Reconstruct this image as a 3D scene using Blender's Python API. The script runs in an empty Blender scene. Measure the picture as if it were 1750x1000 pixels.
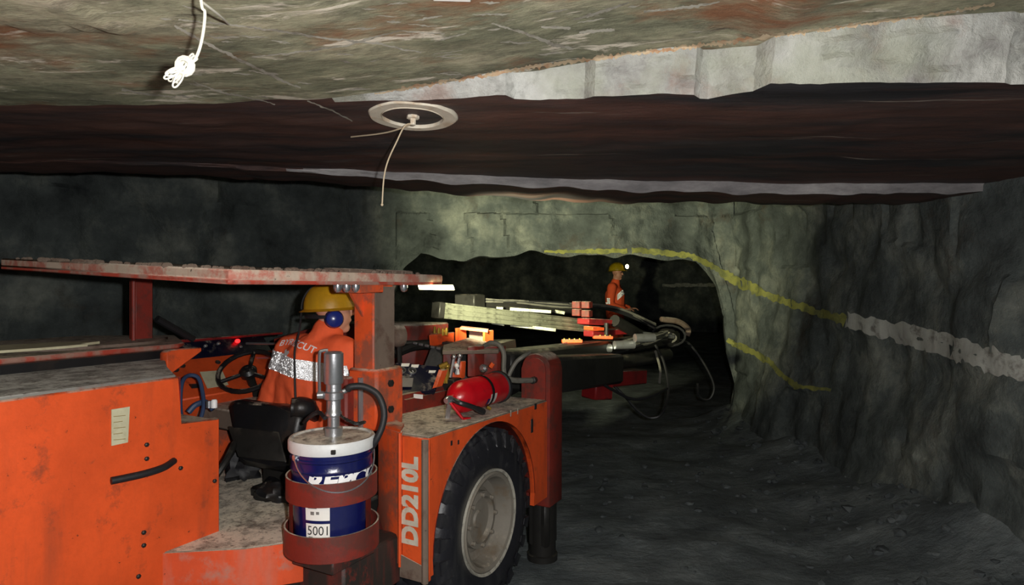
import bpy, bmesh, math, random
from mathutils import Vector, Matrix, noise
from mathutils.bvhtree import BVHTree
random.seed(7)
PI = math.pi
sc = bpy.context.scene
C = bpy.context.collection

# ------------------------------------------------------------------ camera, world, flash, exposure
F = 1083.0; HZ = 490.0; EYE = 1.5
cam_d = bpy.data.cameras.new('camera'); cam = bpy.data.objects.new('camera', cam_d); C.objects.link(cam)
cam_d.sensor_fit = 'HORIZONTAL'; cam_d.sensor_width = 36.0; cam_d.lens = 36.0 * F / 1750.0
cam_d.shift_y = -(500 - HZ) / 1750.0; cam_d.clip_start = 0.05; cam_d.clip_end = 100
cam.location = (0, 0, EYE); cam.rotation_euler = (PI / 2, 0, 0)
sc.camera = cam
w = bpy.data.worlds.new('mine_air'); sc.world = w; w.use_nodes = True
w.node_tree.nodes['Background'].inputs[0].default_value = (0, 0, 0, 1)
w.node_tree.nodes['Background'].inputs[1].default_value = 0.0
fl = bpy.data.lights.new('camera_flash_offscreen', 'POINT'); fl.energy = 215; fl.shadow_soft_size = 0.015; fl.color = (1, 0.98, 0.96)
flo = bpy.data.objects.new('camera_flash_offscreen', fl); flo.location = (0.10, -0.02, 1.54); C.objects.link(flo)
sc.view_settings.view_transform = 'Standard'; sc.view_settings.look = 'None'
sc.view_settings.exposure = 0.0; sc.view_settings.gamma = 1.0; sc.view_settings.use_curve_mapping = False

# ------------------------------------------------------------------ frames
TH = math.radians(28.4); CT = math.cos(TH); ST = math.sin(TH)
def l2w(p): return Vector((p[0] * CT + p[1] * ST, -p[0] * ST + p[1] * CT, p[2]))
def w2l(p): return Vector((p[0] * CT - p[1] * ST, p[0] * ST + p[1] * CT, p[2]))
def ab(px, py): return (px - 875.0) / F, (HZ - py) / F
def wY(px, py, Y): a, b = ab(px, py); return Vector((a * Y, Y, EYE + b * Y))      # world point at depth Y
def onY(px, py, Y): return w2l(wY(px, py, Y))                                     # rig frame (right, forward, up)
def onv(px, py, v): a, b = ab(px, py); return onY(px, py, v / (a * CT - ST))
def onu(px, py, u): a, b = ab(px, py); return onY(px, py, u / (a * ST + CT))
def onz(px, py, z): a, b = ab(px, py); return onY(px, py, (z - EYE) / b)

# ------------------------------------------------------------------ materials
def lin(c): return tuple((x / 255 / 12.92 if x / 255 <= 0.04045 else ((x / 255 + 0.055) / 1.055) ** 2.4) for x in c) + (1,)
class NT:
    def __init__(s, name):
        s.m = bpy.data.materials.new(name); s.m.use_nodes = True; s.t = s.m.node_tree; s.n = s.t.nodes; s.l = s.t.links
        s.b = s.n['Principled BSDF']
        s.tc = s.n.new('ShaderNodeTexCoord')
    def new(s, t, **k):
        x = s.n.new(t)
        for a, v in k.items(): setattr(x, a, v)
        return x
    def noise(s, scale, detail=4, rough=0.6, stretch=(1, 1, 1), rot=(0, 0, 0), off=(0, 0, 0), dist=0.0):
        mp = s.new('ShaderNodeMapping'); mp.inputs['Scale'].default_value = stretch; mp.inputs['Rotation'].default_value = rot
        mp.inputs['Location'].default_value = off
        s.l.new(s.tc.outputs['Object'], mp.inputs['Vector'])
        nz = s.new('ShaderNodeTexNoise'); nz.inputs['Scale'].default_value = scale; nz.inputs['Detail'].default_value = detail
        nz.inputs['Roughness'].default_value = rough; nz.inputs['Distortion'].default_value = dist
        s.l.new(mp.outputs[0], nz.inputs['Vector']); return nz.outputs['Fac']
    def ramp(s, fac, stops):
        r = s.new('ShaderNodeValToRGB'); e = r.color_ramp.elements
        while len(e) < len(stops): e.new(0.5)
        for i, (p, c) in enumerate(stops):
            e[i].position = p; e[i].color = c if len(c) == 4 else tuple(c) + (1,)
        s.l.new(fac, r.inputs[0]); return r.outputs[0]
    def mask(s, fac, a, b): return s.ramp(fac, [(a, (0, 0, 0)), (b, (1, 1, 1))])
    def mix(s, fac, a, b):
        m = s.new('ShaderNodeMix', data_type='RGBA')
        for sock, v in ((m.inputs[0], fac), (m.inputs[6], a), (m.inputs[7], b)):
            if hasattr(v, 'is_linked') or hasattr(v, 'links'): s.l.new(v, sock)
            elif isinstance(v, (int, float)): sock.default_value = v
            else: sock.default_value = v
        return m.outputs[2]
    def mul(s, a, b):
        m = s.new('ShaderNodeMath', operation='MULTIPLY')
        for i, v in enumerate((a, b)):
            if isinstance(v, (int, float)): m.inputs[i].default_value = v
            else: s.l.new(v, m.inputs[i])
        return m.outputs[0]
    def bump(s, h, strength=0.4, dist=0.01):
        b = s.new('ShaderNodeBump'); b.inputs['Strength'].default_value = strength; b.inputs['Distance'].default_value = dist
        s.l.new(h, b.inputs['Height']); s.l.new(b.outputs[0], s.b.inputs['Normal'])
    def col(s, c): s.l.new(c, s.b.inputs['Base Color'])
    def fin(s, rough=0.6, metal=0.0, spec=0.5):
        s.b.inputs['Roughness'].default_value = rough; s.b.inputs['Metallic'].default_value = metal
        s.b.inputs['Specular IOR Level'].default_value = spec; return s.m

def worn(name, col, dirt=(70, 62, 55), amt=0.5, rough=0.5, metal=0.0, dust=0.0, dustcol=(200, 188, 170), scale=9.0, spec=0.4, chips=True):
    t = NT(name); c = lin(col)
    n1 = t.noise(scale, 7, 0.68); n2 = t.noise(scale * 4.3, 6, 0.72, off=(3, 1, 7)); n3 = t.noise(scale * .4, 4, 0.55, off=(9, 2, 5)); n4 = t.noise(scale * 1.1, 5, 0.6, (1, 1, 0.16), off=(2, 8, 1))
    dark = tuple(x * 0.58 for x in c[:3]) + (1,)
    k = t.mix(t.mul(t.mask(n3, 0.38, 0.68), 0.55), c, dark)
    k = t.mix(t.mul(t.mask(n4, 0.52, 0.70), 0.25 + 0.45 * amt), k, lin(dirt))
    lo = 0.66 - 0.24 * amt
    k = t.mix(t.mul(t.mask(n1, lo, lo + 0.12), 0.75), k, lin(dirt))
    k = t.mix(t.mul(t.mask(n2, 0.42, 0.62), 0.18), k, dark)
    if chips: k = t.mix(t.mask(n2, 0.66, 0.70), k, lin((46, 38, 34)))
    if dust > 0:
        g = t.new('ShaderNodeNewGeometry'); sx = t.new('ShaderNodeSeparateXYZ'); t.l.new(g.outputs['Normal'], sx.inputs[0])
        up = t.mask(sx.outputs[2], 0.55, 0.85)
        d = t.mul(up, t.mask(t.noise(scale * 1.4, 6, 0.7, off=(5, 5, 1)), 0.62 - 0.5 * dust, 0.80 - 0.45 * dust))
        dc = t.mix(t.mask(n1, 0.46, 0.64), lin(dustcol), lin(tuple(x * 0.62 for x in dustcol)))
        k = t.mix(d, k, t.mix(t.mask(n2, .5, .68), dc, lin((84, 70, 58))))
    t.col(k); t.bump(n2, 0.2, 0.006)
    return t.fin(rough, metal, spec)
def plain(name, col, rough=0.5, metal=0.0, emit=0, spec=0.5):
    t = NT(name); c = lin(col)
    n = t.noise(14, 4); t.col(t.mix(n, tuple(x * 0.85 for x in c[:3]) + (1,), tuple(min(1, x * 1.1) for x in c[:3]) + (1,)))
    if emit: t.b.inputs['Emission Color'].default_value = c; t.b.inputs['Emission Strength'].default_value = emit
    return t.fin(rough, metal, spec)

M = {}
M['orange'] = worn('orange_paint', (228, 88, 40), (126, 66, 46), 0.35, 0.42, dust=0.5)
M['orange_step'] = worn('orange_scuffed', (226, 88, 48), (168, 132, 118), 0.6, 0.5, dust=0.95, dustcol=(214, 206, 190), scale=7)
M['orange_dirty'] = worn('orange_grimy', (228, 88, 40), (104, 80, 68), 0.9, 0.55, dust=0.7, scale=7)
M['redbrown'] = worn('red_brown_paint', (132, 44, 34), (74, 48, 42), 0.7, 0.55, dust=0.8)
M['red_dark'] = worn('red_paint', (140, 28, 30), (60, 28, 28), 0.6, 0.5, dust=0.5)
M['grime'] = worn('greasy_grime', (52, 46, 42), (150, 48, 36), 0.35, 0.6, scale=12)
M['dash'] = worn('orange_dash', (228, 88, 40), (120, 40, 30), 0.3, 0.5)
M['fascia'] = worn('dusty_canopy_edge', (188, 168, 150), (168, 70, 54), 0.75, 0.7, dust=1.0, dustcol=(206, 192, 174), scale=10)
M['canopy'] = worn('canopy_paint', (176, 70, 54), (150, 132, 118), 0.75, 0.6, dust=1.0, dustcol=(206, 192, 174), scale=8)
M['dusty'] = worn('dusty_steel', (120, 104, 92), (86, 64, 54), 0.6, 0.7, dust=1.0, dustcol=(196, 184, 168))
M['grey_top'] = worn('grey_dusty_plate', (140, 138, 132), (150, 84, 66), 0.35, 0.7, dust=0.7, dustcol=(222, 222, 216))
M['steel'] = worn('bright_steel', (190, 192, 196), (120, 112, 104), 0.2, 0.3, 0.85, chips=False)
M['chrome'] = plain('chrome_steel', (205, 208, 214), 0.24, 0.9)
M['feed'] = worn('worn_aluminium_feed', (142, 144, 126), (72, 72, 62), 0.6, 0.42, 0.55, scale=16)
M['dark_steel'] = worn('oily_dark_steel', (46, 45, 43), (24, 23, 22), 0.5, 0.45, 0.3, dust=0.3, dustcol=(110, 104, 92))
M['black'] = worn('black_plastic', (26, 26, 28), (56, 44, 36), 0.3, 0.38, dust=0.2, chips=False)
M['rubber'] = worn('black_rubber', (30, 30, 33), (62, 60, 56), 0.28, 0.55, scale=14, chips=False)
M['tyre'] = worn('tyre_rubber', (34, 34, 40), (72, 72, 72), 0.25, 0.42, scale=16, chips=False, spec=0.6)
M['rim'] = worn('muddy_grey_rim', (128, 122, 112), (112, 96, 78), 0.5, 0.6, scale=8, dust=0.2, chips=False)
M['mud'] = worn('dried_mud', (176, 172, 160), (80, 78, 74), 0.5, 0.9, scale=30, chips=False)
M['hose'] = worn('grey_hose', (112, 110, 102), (44, 44, 42), 0.45, 0.5, scale=12, chips=False)
M['blackhose'] = plain('black_hose', (34, 34, 36), 0.4)
M['bluehose'] = plain('blue_hose', (48, 66, 98), 0.5)
M['navy'] = worn('navy_panel', (15, 17, 38), (40, 40, 52), 0.3, 0.3, dust=0.2, chips=False)
M['bucket'] = worn('glossy_navy_pail', (18, 24, 82), (50, 52, 78), 0.22, 0.22, scale=8, chips=False, spec=0.6)
M['lid'] = worn('white_pail_lid', (232, 234, 234), (214, 212, 206), 0.3, 0.4, dust=0.9, dustcol=(226, 216, 198), chips=False)
M['white'] = plain('white_paint', (240, 240, 240), 0.5)
M['paper'] = worn('pale_paper', (205, 200, 168), (168, 160, 128), 0.4, 0.8, scale=12, chips=False)
M['label'] = plain('white_label', (236, 234, 228), 0.5)
M['ink'] = plain('black_ink', (30, 30, 32), 0.6)
M['inkgrey'] = plain('grey_ink', (120, 116, 112), 0.6)
M['inktext'] = worn('faded_stencil', (212, 202, 184), (180, 140, 120), 0.35, 0.6, scale=25, chips=False)
M['red_ext'] = worn('extinguisher_red', (206, 14, 30), (120, 20, 24), 0.25, 0.25, scale=10, spec=0.6, chips=False)
M['yellow'] = plain('yellow_plastic', (232, 196, 20), 0.4)
M['brass'] = plain('brass', (170, 140, 60), 0.35, 0.7)
M['hat'] = worn('yellow_hard_hat', (240, 188, 44), (176, 132, 50), 0.3, 0.35, scale=10, chips=False)
M['hat2'] = plain('yellow_green_hat', (206, 180, 30), 0.35)
M['muff'] = plain('navy_earmuff', (26, 40, 112), 0.25)
M['coverall'] = worn('hi_vis_orange_cloth', (250, 104, 62), (226, 100, 70), 0.3, 0.85, scale=6, chips=False, spec=0.15)
M['refl'] = plain('silver_reflective_tape', (250, 250, 252), 0.40, 1.0)
M['refl_cloth'] = plain('tape_backing', (230, 230, 232), 0.6)
M['rust'] = worn('rusty_edge', (190, 170, 140), (150, 100, 64), 0.6, 0.9, scale=14, chips=False)
M['skin'] = plain('skin', (206, 150, 124), 0.55)
M['hair'] = plain('dark_hair', (44, 34, 28), 0.7)
M['boot'] = plain('black_boot', (30, 28, 28), 0.5)
M['rope'] = plain('white_rope', (206, 203, 188), 0.9)
M['wire'] = plain('pale_wire', (196, 178, 150), 0.6)
M['ring'] = worn('whitewashed_ring', (226, 216, 196), (176, 136, 92), 0.5, 0.8, scale=14, chips=False)
M['ypaint'] = worn('yellow_survey_paint', (150, 150, 80), (92, 98, 70), 0.75, 0.9, scale=7, chips=False)
M['wpaint'] = worn('white_lime_paint', (186, 188, 180), (84, 78, 70), 0.5, 0.9, scale=9, chips=False)
M['quartz'] = worn('quartz_vein', (176, 172, 158), (104, 98, 84), 0.7, 0.8, scale=12, chips=False)
M['led'] = plain('red_lamp', (255, 24, 24), 0.4, emit=6)
M['lamp'] = plain('work_lamp_lens', (255, 246, 190), 0.4, emit=9)
M['caplamp'] = plain('cap_lamp_lens', (255, 226, 150), 0.4, emit=30)
M['grass'] = plain('grey_green_rag', (120, 132, 118), 0.9)
M['floorpan'] = worn('dusty_floor_plate', (132, 120, 104), (70, 60, 52), 0.5, 0.8, dust=1.0, dustcol=(222, 212, 194), scale=11)

def rock(name, c1, c2, c3, scale=2.0, stretch=(1, 1, 1), rust=None, rustamt=0.5, rough=0.85, spec=0.3, bump=0.6, streaks=None, streak_st=(0.5, 4, 1), rot=(0, 0, 0)):
    t = NT(name)
    n = t.noise(scale, 8, 0.66, stretch, rot=rot); n2 = t.noise(scale * 6, 6, 0.7, stretch, rot=rot, off=(4, 4, 4))
    k = t.ramp(n, [(0.28, lin(c1)), (0.50, lin(c2)), (0.74, lin(c3))])
    k = t.mix(t.mul(t.mask(n2, 0.35, 0.7), 0.45), k, t.mix(0.5, lin(c1), lin(c2)))
    if rust:
        k = t.mix(t.mul(t.mask(t.noise(scale * 0.7, 6, 0.7, stretch, rot=rot, off=(8, 1, 3)), 0.62 - 0.2 * rustamt, 0.74 - 0.15 * rustamt), 0.8), k, lin(rust))
    if streaks:
        k = t.mix(t.mask(t.noise(scale * 1.5, 6, 0.62, streak_st, rot=rot, off=(1, 9, 2), dist=0.4), 0.60, 0.68), k, lin(streaks))
    t.col(k); t.bump(t.noise(scale * 5, 8, 0.7, stretch, rot=rot), bump, 0.03)
    return t.fin(rough, 0, spec)
def roofmat():
    t = NT('roof_rock')
    st = (0.9, 2.2, 1); ro = (0, 0, 0.10)
    n = t.noise(2.2, 9, 0.70, st, ro); fine = t.noise(15, 6, 0.75, (0.7, 1.5, 1), ro, (4, 4, 4)); mid = t.noise(5.0, 7, 0.7, (0.6, 2.4, 1), ro, (7, 3, 1), 0.5)
    k = t.ramp(n, [(0.30, lin((78, 80, 64))), (0.46, lin((136, 136, 110))), (0.60, lin((172, 166, 138))), (0.75, lin((206, 194, 170)))])
    k = t.mix(t.mul(t.mask(fine, 0.44, 0.66), 0.6), k, lin((62, 58, 48)))
    k = t.mix(t.mul(t.mask(t.noise(1.5, 6, 0.68, st, ro, (8, 1, 3)), 0.50, 0.63), 0.8), k, t.mix(mid, lin((96, 56, 34)), lin((158, 92, 50))))
    k = t.mix(t.mul(t.mask(mid, 0.57, 0.63), 0.85), k, lin((222, 212, 194)))
    k = t.mix(t.mul(t.mask(t.noise(3.6, 6, 0.7, (0.5, 3, 1), ro, (1, 6, 3)), 0.60, 0.68), 0.7), k, lin((44, 40, 36)))
    t.col(k); t.bump(t.noise(9, 9, 0.75, st, ro), 0.6, 0.03); return t.fin(0.7, 0, 0.4)
M['roof'] = roofmat()
def ledgemat():
    t = NT('broken_ledge_rock')
    n = t.noise(3.5, 8, 0.68); f = t.noise(16, 7, 0.72, (1, 1, 0.6), off=(3, 3, 3))
    k = t.ramp(n, [(0.32, lin((128, 122, 120))), (0.48, lin((176, 176, 170))), (0.60, lin((198, 198, 192))), (0.75, lin((222, 222, 216)))])
    k = t.mix(t.mul(t.mask(f, 0.50, 0.68), 0.5), k, lin((112, 110, 104)))
    k = t.mix(t.mul(t.mask(t.noise(2.6, 6, 0.7, off=(8, 2, 1)), 0.54, 0.66), 0.6), k, lin((150, 118, 104)))
    k = t.mix(t.mul(t.mask(t.noise(2.0, 4, 0.6, off=(1, 7, 4)), 0.52, 0.62), 0.5), k, lin((168, 172, 150)))
    t.col(k); t.bump(t.noise(8, 9, 0.75), 0.7, 0.04); return t.fin(0.75, 0, 0.3)
M['ledge'] = ledgemat()
def roof2mat():
    t = NT('dark_roof_slab'); st = (0.5, 3.0, 1); ro = (0, 0, 0.02)
    n = t.noise(1.6, 8, 0.68, st, ro); f = t.noise(9, 6, 0.7, (0.5, 1.8, 1), ro)
    k = t.ramp(n, [(0.32, lin((34, 33, 36))), (0.50, lin((54, 52, 54))), (0.72, lin((80, 74, 72)))])
    k = t.mix(t.mul(t.mask(t.noise(1.1, 6, 0.66, st, ro, (8, 1, 3)), 0.42, 0.60), 0.55), k, lin((112, 72, 58)))
    k = t.mix(t.mul(t.mask(f, 0.5, 0.7), 0.4), k, lin((34, 33, 35)))
    k = t.mix(t.mul(t.mask(t.noise(2.4, 6, 0.6, (0.35, 7, 1), ro, (1, 9, 2), 0.5), 0.66, 0.70), 0.8), k, lin((150, 140, 130)))
    t.col(k); t.bump(t.noise(7, 8, 0.72, (0.5, 2, 1), ro), 0.4, 0.02); return t.fin(0.6, 0, 0.35)
M['roof2'] = roof2mat()
M['lip'] = rock('pale_lip_rock', (90, 88, 90), (150, 146, 146), (196, 192, 190), 3.5, (0.6, 1, 2), None, 0, 0.8, 0.3, 0.5)
M['wall'] = rock('wall_rock', (30, 35, 37), (92, 99, 97), (158, 162, 150), 1.9, (1, 1, 0.9), (74, 62, 50), 0.2, 0.8, 0.3, 1.0)
M['floor'] = rock('muddy_floor', (58, 64, 67), (104, 112, 114), (150, 158, 158), 2.4, (1, 1.4, 1), None, 0, 0.75, 0.35, 1.0)
M['gravel'] = rock('gravel_stone', (46, 51, 53), (84, 90, 92), (120, 126, 126), 9, (1, 1, 1), None, 0, 0.8, 0.3, 0.4)

# ------------------------------------------------------------------ mesh helpers
ORG = {}
FRAME = {}
def finish(me, ang=40):
    for p in me.polygons: p.use_smooth = True
    me.set_sharp_from_angle(angle=math.radians(ang))
def obj(name, bm, m, parent=None, ang=40, origin=None, label=None):
    """link one mesh; verts come in the frame of the parent's root thing (rig frame or world frame)"""
    if isinstance(bm, bpy.types.Mesh): me = bm
    else:
        bmesh.ops.recalc_face_normals(bm, faces=bm.faces[:])
        me = bpy.data.meshes.new(name); bm.to_mesh(me); bm.free()
    if len(me.materials) == 0 and m: me.materials.append(M[m] if isinstance(m, str) else m)
    finish(me, ang)
    if origin is None:
        lo = Vector([min(v.co[i] for v in me.vertices) for i in range(3)]); hi = Vector([max(v.co[i] for v in me.vertices) for i in range(3)])
        origin = (lo + hi) / 2
    origin = Vector(origin)
    me.transform(Matrix.Translation(-origin))
    o = bpy.data.objects.new(name, me); C.objects.link(o)
    ORG[o] = origin
    if parent:
        o.parent = parent; o.location = origin - ORG[parent]
    else: o.location = origin
    if label: o['label'] = label
    return o
def tag(o, label, cat, group=None):
    o['label'] = label; o['category'] = cat
    if group: o['group'] = group
    return o
def thing(name, label, cat, base, rotz=0.0, world=None, group=None):
    """Empty at the base; base in its own frame, parts are given in that frame"""
    o = bpy.data.objects.new(name, None); C.objects.link(o); o.empty_display_size = 0.1
    ORG[o] = Vector(base); o.location = world if world is not None else base; o.rotation_euler = (0, 0, rotz)
    return tag(o, label, cat, group)
def rigthing(name, label, cat, base): return thing(name, label, cat, base, -TH, l2w(base))
def struct(o): o['kind'] = 'structure'; return o
def B(): return bmesh.new()
def bev(bm, verts, r, seg=1):
    es = set()
    for v in verts: es.update(v.link_edges)
    bmesh.ops.bevel(bm, geom=list(es), offset=r, segments=seg, affect='EDGES', profile=0.5)
def box(bm, x0, x1, y0, y1, z0, z1, r=0.0, mat=None):
    vs = [bm.verts.new((x, y, z)) for z in (z0, z1) for y in (y0, y1) for x in (x0, x1)]
    for f in ((0, 1, 3, 2), (4, 6, 7, 5), (0, 4, 5, 1), (2, 3, 7, 6), (0, 2, 6, 4), (1, 5, 7, 3)): bm.faces.new([vs[i] for i in f])
    if mat is not None:
        for v in vs: v.co = mat @ v.co
    if r: bev(bm, vs, r)
    return bm
def frame_from(p, q, up=Vector((0, 0, 1))):
    p = Vector(p); q = Vector(q); y = (q - p); L = y.length; y.normalize()
    x = y.cross(Vector(up)); x.normalize(); z = x.cross(y)
    m = Matrix((x, y, z)).transposed().to_4x4(); m.translation = p
    return m, L
def beam(bm, p, q, wd, h, r=0.0, up=(0, 0, 1)):
    m, L = frame_from(p, q, Vector(up)); return box(bm, -wd / 2, wd / 2, 0, L, -h / 2, h / 2, r, m)
def smooth_path(pts, n=6):
    P = [Vector(p) for p in pts]
    if len(P) < 3: return P
    P = [P[0] * 2 - P[1]] + P + [P[-1] * 2 - P[-2]]; out = []
    for i in range(1, len(P) - 2):
        for k in range(n):
            t = k / n; a, b, c, d = P[i - 1], P[i], P[i + 1], P[i + 2]
            out.append(0.5 * ((2 * b) + (c - a) * t + (2 * a - 5 * b + 4 * c - d) * t * t + (3 * b - a - 3 * c + d) * t ** 3))
    out.append(P[-2]); return out
def tube(bm, pts, r, n=8, sm=6, close=False):
    P = smooth_path(pts, sm) if sm else [Vector(p) for p in pts]
    N = len(P); rings = []; prev = None
    for i, p in enumerate(P):
        t = (P[(i + 1) % N] - P[i - 1]) if close else (P[min(i + 1, N - 1)] - P[max(i - 1, 0)])
        t.normalize()
        if prev is None:
            a = Vector((0, 0, 1)) if abs(t.z) < 0.9 else Vector((1, 0, 0)); x = t.cross(a)
        else: x = prev - t * prev.dot(t)
        x.normalize(); prev = x; y = t.cross(x)
        rr = r[min(int(i / max(1, N - 1) * (len(r) - 1) + 0.5), len(r) - 1)] if isinstance(r, (list, tuple)) else r
        rings.append([bm.verts.new(p + x * math.cos(2 * PI * k / n) * rr + y * math.sin(2 * PI * k / n) * rr) for k in range(n)])
    M_ = N if close else N - 1
    for i in range(M_):
        a, b = rings[i], rings[(i + 1) % N]
        for k in range(n): bm.faces.new((a[k], a[(k + 1) % n], b[(k + 1) % n], b[k]))
    if not close:
        bm.faces.new(rings[0][::-1]); bm.faces.new(rings[-1])
    return bm
def lathe(bm, prof, o=(0, 0, 0), axis=(0, 0, 1), n=32, cap=True, arc=(0, 2 * PI), ref=None):
    ax = Vector(axis).normalized(); a = Vector(ref) if ref else (Vector((1, 0, 0)) if abs(ax.x) < 0.9 else Vector((0, 1, 0)))
    x = (a - ax * a.dot(ax)).normalized(); y = ax.cross(x); o = Vector(o)
    full = abs(arc[1] - arc[0] - 2 * PI) < 1e-6; cnt = n if full else n + 1
    rings = []
    for (r, h) in prof:
        rings.append([bm.verts.new(o + ax * h + (x * math.cos(arc[0] + (arc[1] - arc[0]) * k / n) + y * math.sin(arc[0] + (arc[1] - arc[0]) * k / n)) * max(r, 1e-4)) for k in range(cnt)])
    for i in range(len(rings) - 1):
        for k in range(n if full else n):
            k2 = (k + 1) % cnt; bm.faces.new((rings[i][k], rings[i][k2], rings[i + 1][k2], rings[i + 1][k]))
    if cap and full:
        for rg in (rings[0], rings[-1]): bm.faces.new(rg)
    return bm
def prism(bm, poly, ext, r=0.0):
    ext = Vector(ext); a = [bm.verts.new(Vector(p)) for p in poly]; b = [bm.verts.new(Vector(p) + ext) for p in poly]; n = len(a)
    bm.faces.new(a); bm.faces.new(b[::-1])
    for i in range(n): bm.faces.new((a[i], b[i], b[(i + 1) % n], a[(i + 1) % n]))
    if r: bev(bm, a + b, r)
    return bm
def ball(bm, c, r, seg=16, rng=12):
    r = (r, r, r) if isinstance(r, (int, float)) else r
    bmesh.ops.create_uvsphere(bm, u_segments=seg, v_segments=rng, radius=1.0, matrix=Matrix.Translation(Vector(c)) @ Matrix.Diagonal((r[0], r[1], r[2], 1)))
    return bm
def capsule(bm, p, q, r0, r1, n=12):
    p = Vector(p); q = Vector(q); ax = q - p; L = ax.length; prof = []
    for k in range(7): a = -PI / 2 + PI / 2 * k / 6; prof.append((r0 * math.cos(a), r0 * math.sin(a)))
    for k in range(7): a = PI / 2 * k / 6; prof.append((r1 * math.cos(a), L + r1 * math.sin(a)))
    lathe(bm, prof, p, ax, n); return bm
def text_bm(s, size, shear=0.0, extrude=0.0, fn=None, bold=0.0, xs=1.0):
    cu = bpy.data.curves.new('t', 'FONT'); cu.body = s; cu.size = size; cu.align_x = 'LEFT'; cu.shear = shear; cu.extrude = extrude; cu.offset = bold; cu.resolution_u = 3
    o = bpy.data.objects.new('t', cu); C.objects.link(o); dg = bpy.context.evaluated_depsgraph_get()
    me = bpy.data.meshes.new_from_object(o.evaluated_get(dg)); bpy.data.objects.remove(o); bpy.data.curves.remove(cu)
    bm = B(); bm.from_mesh(me); bpy.data.meshes.remove(me)
    bmesh.ops.remove_doubles(bm, verts=bm.verts[:], dist=1e-5)
    for v in bm.verts: v.co.x *= xs
    wd = max(v.co.x for v in bm.verts)
    if fn:
        for v in bm.verts: v.co = Vector(fn(v.co.x, v.co.y, v.co.z))
    return bm, wd
def nz(p, s=1.0, o=0.0): return noise.noise(Vector((p[0] * s + o, p[1] * s + o * 1.7, p[2] * s - o)))
def fr(p, s, octv=4, o=0.0, H=0.8): return noise.fractal(Vector((p[0] * s + o, p[1] * s + 2 * o, p[2] * s - o)), H, 2.1, octv)
def lerp(pts, x):
    if x <= pts[0][0]: return pts[0][1]
    for (a, b), (c, d) in zip(pts, pts[1:]):
        if x <= c: return b + (d - b) * (x - a) / (c - a)
    return pts[-1][1]
def grid(rows, mats=None):
    bm = B(); V = [[bm.verts.new(p) for p in r] for r in rows]
    for i in range(len(V) - 1):
        for j in range(len(V[0]) - 1):
            f = bm.faces.new((V[i][j], V[i][j + 1], V[i + 1][j + 1], V[i + 1][j]))
            if mats: f.material_index = mats(i, j)
    return bm

# ------------------------------------------------------------------ ceiling
XS = []
x = -6.5
while x < 5.0:
    XS.append(x); x += 0.028 if -2.6 < x < 2.6 else 0.12
BLK = sorted([(random.Random(k).uniform(-.6, 2.0), random.Random(k + 50).uniform(-.018, .018), random.Random(k + 90).uniform(-.12, .12)) for k in range(13)])
def blk(x):
    r = 0; x0 = -9
    for (a, b, c) in BLK:
        if x >= a: r = b; x0 = a; sl = c
    return (r + sl * min(.25, x - x0)) * min(1, max(0, (x + .5) * 2)) if x0 > -9 else 0
def yL(x): return lerp([(-6, 2.3), (-1.5, 2.1), (-.5, 2.03), (.60, 1.97), (.63, 1.99), (.66, 1.93), (.735, 1.90), (.75, 1.84), (.78, 1.83), (1.13, 1.82), (3, 1.75)], x) + 0.012 * nz((x, 0, 0), 6) + 0.012 * abs(nz((x, 3, 0), 17)) + blk(x)
def dL(x): return lerp([(-.62, 0.0), (-.45, .014), (-.14, .05), (.23, .105), (.62, .145), (.70, .13), (.76, .125), (1.13, .172), (3, .30)], x) if x > -.62 else 0.0
def yS(x): return lerp([(-6, 2.6), (-2.2, 3.0), (-1.36, 3.12), (-.53, 3.30), (.1, 3.48), (.75, 3.62), (2.3, 3.66), (5, 3.7)], x) + 0.05 * nz((x, 5, 0), 2.2)
def dS(x): return lerp([(-2.2, 0.004), (-1.0, .02), (-.6, .04), (.4, .05), (.9, .062), (2.3, .055), (5, .05)], x) * (1 + 0.5 * nz((x, 7, 0), 5))
def yE(x): return yS(x) + lerp([(-6, .3), (-1.4, .30), (-.5, .42), (.3, .55), (1.2, .45), (2.4, .5), (5, .5)], x) + 0.08 * nz((x, 9, 0), 1.8)
def roof_base(x, y): return 2.10 + 0.018 * nz((x, y, 0), 0.9) + 0.006 * fr((x, y * 2.0, 0), 4.0, 3)
rows = []; kinds = []
NA, NFc, NB_, NS, NC, NR = 70, 7, 46, 4, 14, 12
def addrow(f, k): rows.append([f(x) for x in XS]); kinds.append(k)
for i in range(NA):
    t = i / (NA - 1)
    def f(x, t=t):
        y = -2.5 + (yL(x) + 2.5) * (t ** 0.6); s = yL(x) - y
        slab = 0.012 if (x + 0.95 + 0.25 * nz((x, y, 1), 2.0) < 0 and y < 1.5 + 0.1 * nz((y, x, 3), 3)) else 0
        return (x, y, roof_base(x, y) + dL(x) + 0.02 * s - slab + 0.012 * fr((x, y * 1.6, 2), 2.3, 4) * min(1, s * 3))
    addrow(f, 0)
for i in range(1, NFc + 1):
    t = i / NFc
    def f(x, t=t):
        y = yL(x) + 0.035 * t + 0.05 * dL(x) * (1 - t) * fr((x * 1.0, 0, t * .3), 5, 3) * 2 + .03 * dL(x) / .15 * math.sin(PI * t) * nz((x, t, 4), 9)
        return (x, y, roof_base(x, yL(x)) + dL(x) * (1 - t))
    addrow(f, 1)
for i in range(1, NB_ + 1):
    t = i / NB_
    def f(x, t=t):
        y0 = yL(x) + .035; y = y0 + (yS(x) - y0) * t
        return (x, y, roof_base(x, y) - 0.010 * math.sin(PI * min(1, t * 4)) * 0 + 0.012 * fr((x, y, 6), 1.5, 4) * math.sin(PI * t))
    addrow(f, 2)
for i in range(1, NS + 1):
    t = i / NS
    def f(x, t=t): return (x, yS(x) + 0.02 * t + .01 * nz((x, t, 2), 14), roof_base(x, yS(x)) - dS(x) * t)
    addrow(f, 3)
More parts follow.
